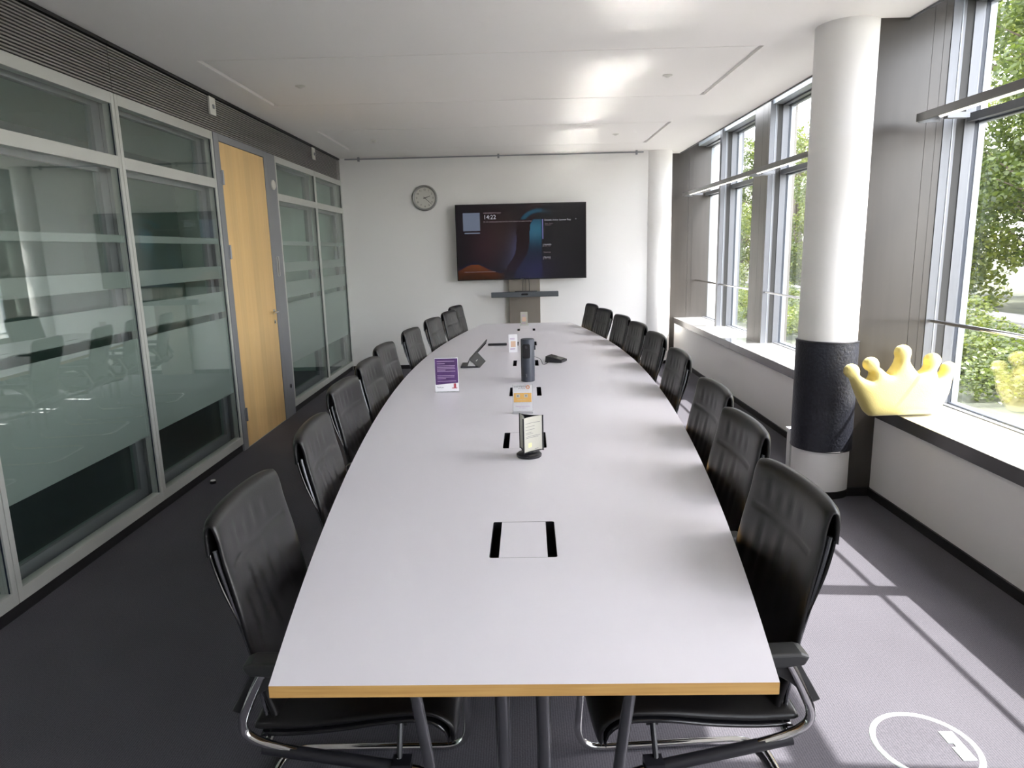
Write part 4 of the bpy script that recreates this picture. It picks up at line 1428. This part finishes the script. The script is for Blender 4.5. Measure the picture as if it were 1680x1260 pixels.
def leaves_mesh(name, centres, radii, n, size, m, squash=0.8):
    k = rng.integers(0, len(centres), n)
    w = np.array(radii) ** 2
    k = rng.choice(len(centres), n, p=w / w.sum())
    d = rng.normal(size=(n, 3)); d /= np.linalg.norm(d, axis=1)[:, None]
    r = np.array(radii)[k] * rng.uniform(0.35, 1.0, n) ** 0.5
    p = np.array(centres)[k] + d * r[:, None] * np.array((1, 1, squash))
    s = size * rng.uniform(0.6, 1.3, n)
    a = rng.normal(size=(n, 3)); a[:, 2] *= 0.6; a /= np.linalg.norm(a, axis=1)[:, None]
    up = rng.normal(size=(n, 3)) * 0.7 + np.array((0.3, 0, 1.0))
    bt = np.cross(a, up); bt /= np.linalg.norm(bt, axis=1)[:, None]
    nn = np.cross(bt, a)
    v = np.empty((n, 4, 3))
    v[:, 0] = p - a * s[:, None] * 0.5
    v[:, 1] = p + bt * s[:, None] * 0.36 + nn * s[:, None] * 0.08
    v[:, 2] = p + a * s[:, None] * 0.5
    v[:, 3] = p - bt * s[:, None] * 0.36 + nn * s[:, None] * 0.08
    me = bpy.data.meshes.new(name)
    me.vertices.add(4 * n); me.vertices.foreach_set('co', v.reshape(-1))
    me.loops.add(4 * n); me.loops.foreach_set('vertex_index', np.arange(4 * n, dtype=np.int32))
    me.polygons.add(n)
    me.polygons.foreach_set('loop_start', np.arange(0, 4 * n, 4, dtype=np.int32))
    me.update(calc_edges=True)
    me.materials.append(m)
    return me


def make_tree(h, spread, m, nleaf, size, seed, low=0.8):
    rr = random.Random(seed)
    root = empty('tree')
    b = MB()
    lean = rr.uniform(-0.05, 0.05)
    trunk = [(0.1 * math.sin(i * 0.9 + seed) + lean * i, 0.08 * math.cos(i * 1.1 + seed), h * 0.85 * i / 8) for i in range(9)]
    b.tube(trunk, lambda t: 0.16 * (1 - t) + 0.03, 8)
    cents, rads = [], []
    for i in range(26):
        z = rr.uniform(low, h * 0.93)
        t = z / h
        sp = spread * math.sin(PI * min(1, max(0.12, 0.15 + 0.85 * (1 - t)))) ** 0.6
        a = rr.uniform(0, 2 * PI)
        q = rr.uniform(0.35, 1.0) * sp
        e = (q * math.cos(a), q * math.sin(a), z)
        zb = max(0.3, z - q * 0.55)
        ti = min(7.9, zb / (h * 0.85) * 8)
        tr = trunk[int(ti)]
        b.tube([tr, ((tr[0] + e[0]) / 2 + rr.uniform(-.1, .1), (tr[1] + e[1]) / 2, (tr[2] + e[2]) / 2 + 0.12), e], lambda t: 0.045 * (1 - t) + 0.008, 6)
        cents.append(e); rads.append(rr.uniform(0.45, 0.85))
        if rr.random() < 0.5:
            cents.append((e[0] * 0.5, e[1] * 0.5, z + 0.2)); rads.append(0.6)
    b.build('trunk', M_bark, root, smooth=True)
    me = leaves_mesh('foliage', cents, rads, nleaf, size, m)
    fo = bpy.data.objects.new('foliage', me); C.objects.link(fo); fo.parent = root
    fo['kind'] = 'stuff'
    return root


protos = [make_tree(8.2, 2.6, M_leaf1, 26000, 0.105, 3), make_tree(7.2, 2.3, M_leaf2, 24000, 0.10, 11), make_tree(6.0, 2.2, M_leaf1, 22000, 0.10, 23, 0.3)]
spots = [(11.6, 11.2, 0, 0, 1.0), (12.4, 15.4, 1, 2, 1.25), (12.0, 20.0, 2, 4, 1.45), (16.2, 17.4, 0, 1, 1.25), (12.2, 24.8, 1, 5, 1.0),
         (12.0, 29.6, 2, 3, 1.15), (12.2, 34.4, 1, 1, 1.0), (12.4, 39.2, 0, 2, 0.92), (11.8, 7.0, 2, 0.6, 1.1), (16.8, 22.6, 1, 3, 1.3),
         (17.2, 28.0, 0, 4, 1.0), (11.5, 2.6, 1, 2.2, 1.0), (16.6, 12.2, 2, 1.7, 1.3), (12.2, 44.2, 1, 0.3, 0.98), (12.6, 49.2, 2, 0.9, 1.15),
         (17.0, 33.6, 1, 5, 1.1), (17.0, 44.0, 0, 3.3, 1.0)]
used = set()
order = sorted(range(len(spots)), key=lambda i: spots[i][1])
rank = {j: n for n, j in enumerate(order)}
ordt = ordn + ['tenth', 'eleventh', 'twelfth', 'thirteenth', 'fourteenth', 'fifteenth', 'sixteenth', 'seventeenth']
desc = ['tall bright green tree', 'dense dark green tree', 'low-branching light green tree']
for i, (x, y, kd, rz, sc) in enumerate(spots):
    o = protos[kd] if kd not in used else copy_tree(protos[kd])
    used.add(kd)
    o.location = (x, y, -0.33); o.rotation_euler = (0, 0, rz); o.scale = (sc, sc, sc)
    tag(o, '%s outside, %s along the path from the near window' % (desc[kd], ordt[rank[i]]), 'tree', 'trees beyond the path outside')

cents = [(rng.uniform(-0.9, 0.9), rng.uniform(-1.1, 1.1), rng.uniform(0.1, 0.75)) for _ in range(12)]
sh_me = leaves_mesh('shrub', cents, [0.42] * 12, 4200, 0.075, M_leaf2)
sh2 = leaves_mesh('shrub', [(c[0], c[1], c[2] * 1.4) for c in cents], [0.45] * 12, 4200, 0.085, M_leaf1)
for i in range(9):
    o = bpy.data.objects.new('shrub', sh_me if i % 2 else sh2)
    C.objects.link(o)
    o.location = (6.0 + 0.2 * (i % 2), 6.2 + i * 1.95, -0.33)
    o.rotation_euler = (0, 0, i * 2.1)
    o.scale = (0.8, 0.8, 0.62)
    tag(o, 'low ground-covering bush at the paving edge outside, %s from the near end' % ordn[i], 'shrub', 'bushes at the paving edge')
for i in range(16):
    y = 4.5 + i * 2.35
    x = 7.0 + (i % 2) * 0.35
    me_ = sh_me if i % 3 else sh2
    o = bpy.data.objects.new('shrub', me_)
    C.objects.link(o)
    o.location = (x, y, -0.33)
    o.rotation_euler = (0, 0, i * 1.3)
    sc = 0.8 + 0.25 * ((i * 7) % 5) / 5
    o.scale = (sc, sc, sc * (0.85 if i < 9 else 1.35))
    tag(o, 'low leafy shrub in the bed outside, number %s from the near end' % (['one', 'two', 'three', 'four', 'five', 'six', 'seven', 'eight', 'nine', 'ten', 'eleven', 'twelve', 'thirteen', 'fourteen', 'fifteen', 'sixteen'][i]), 'shrub', 'shrubs outside the windows')
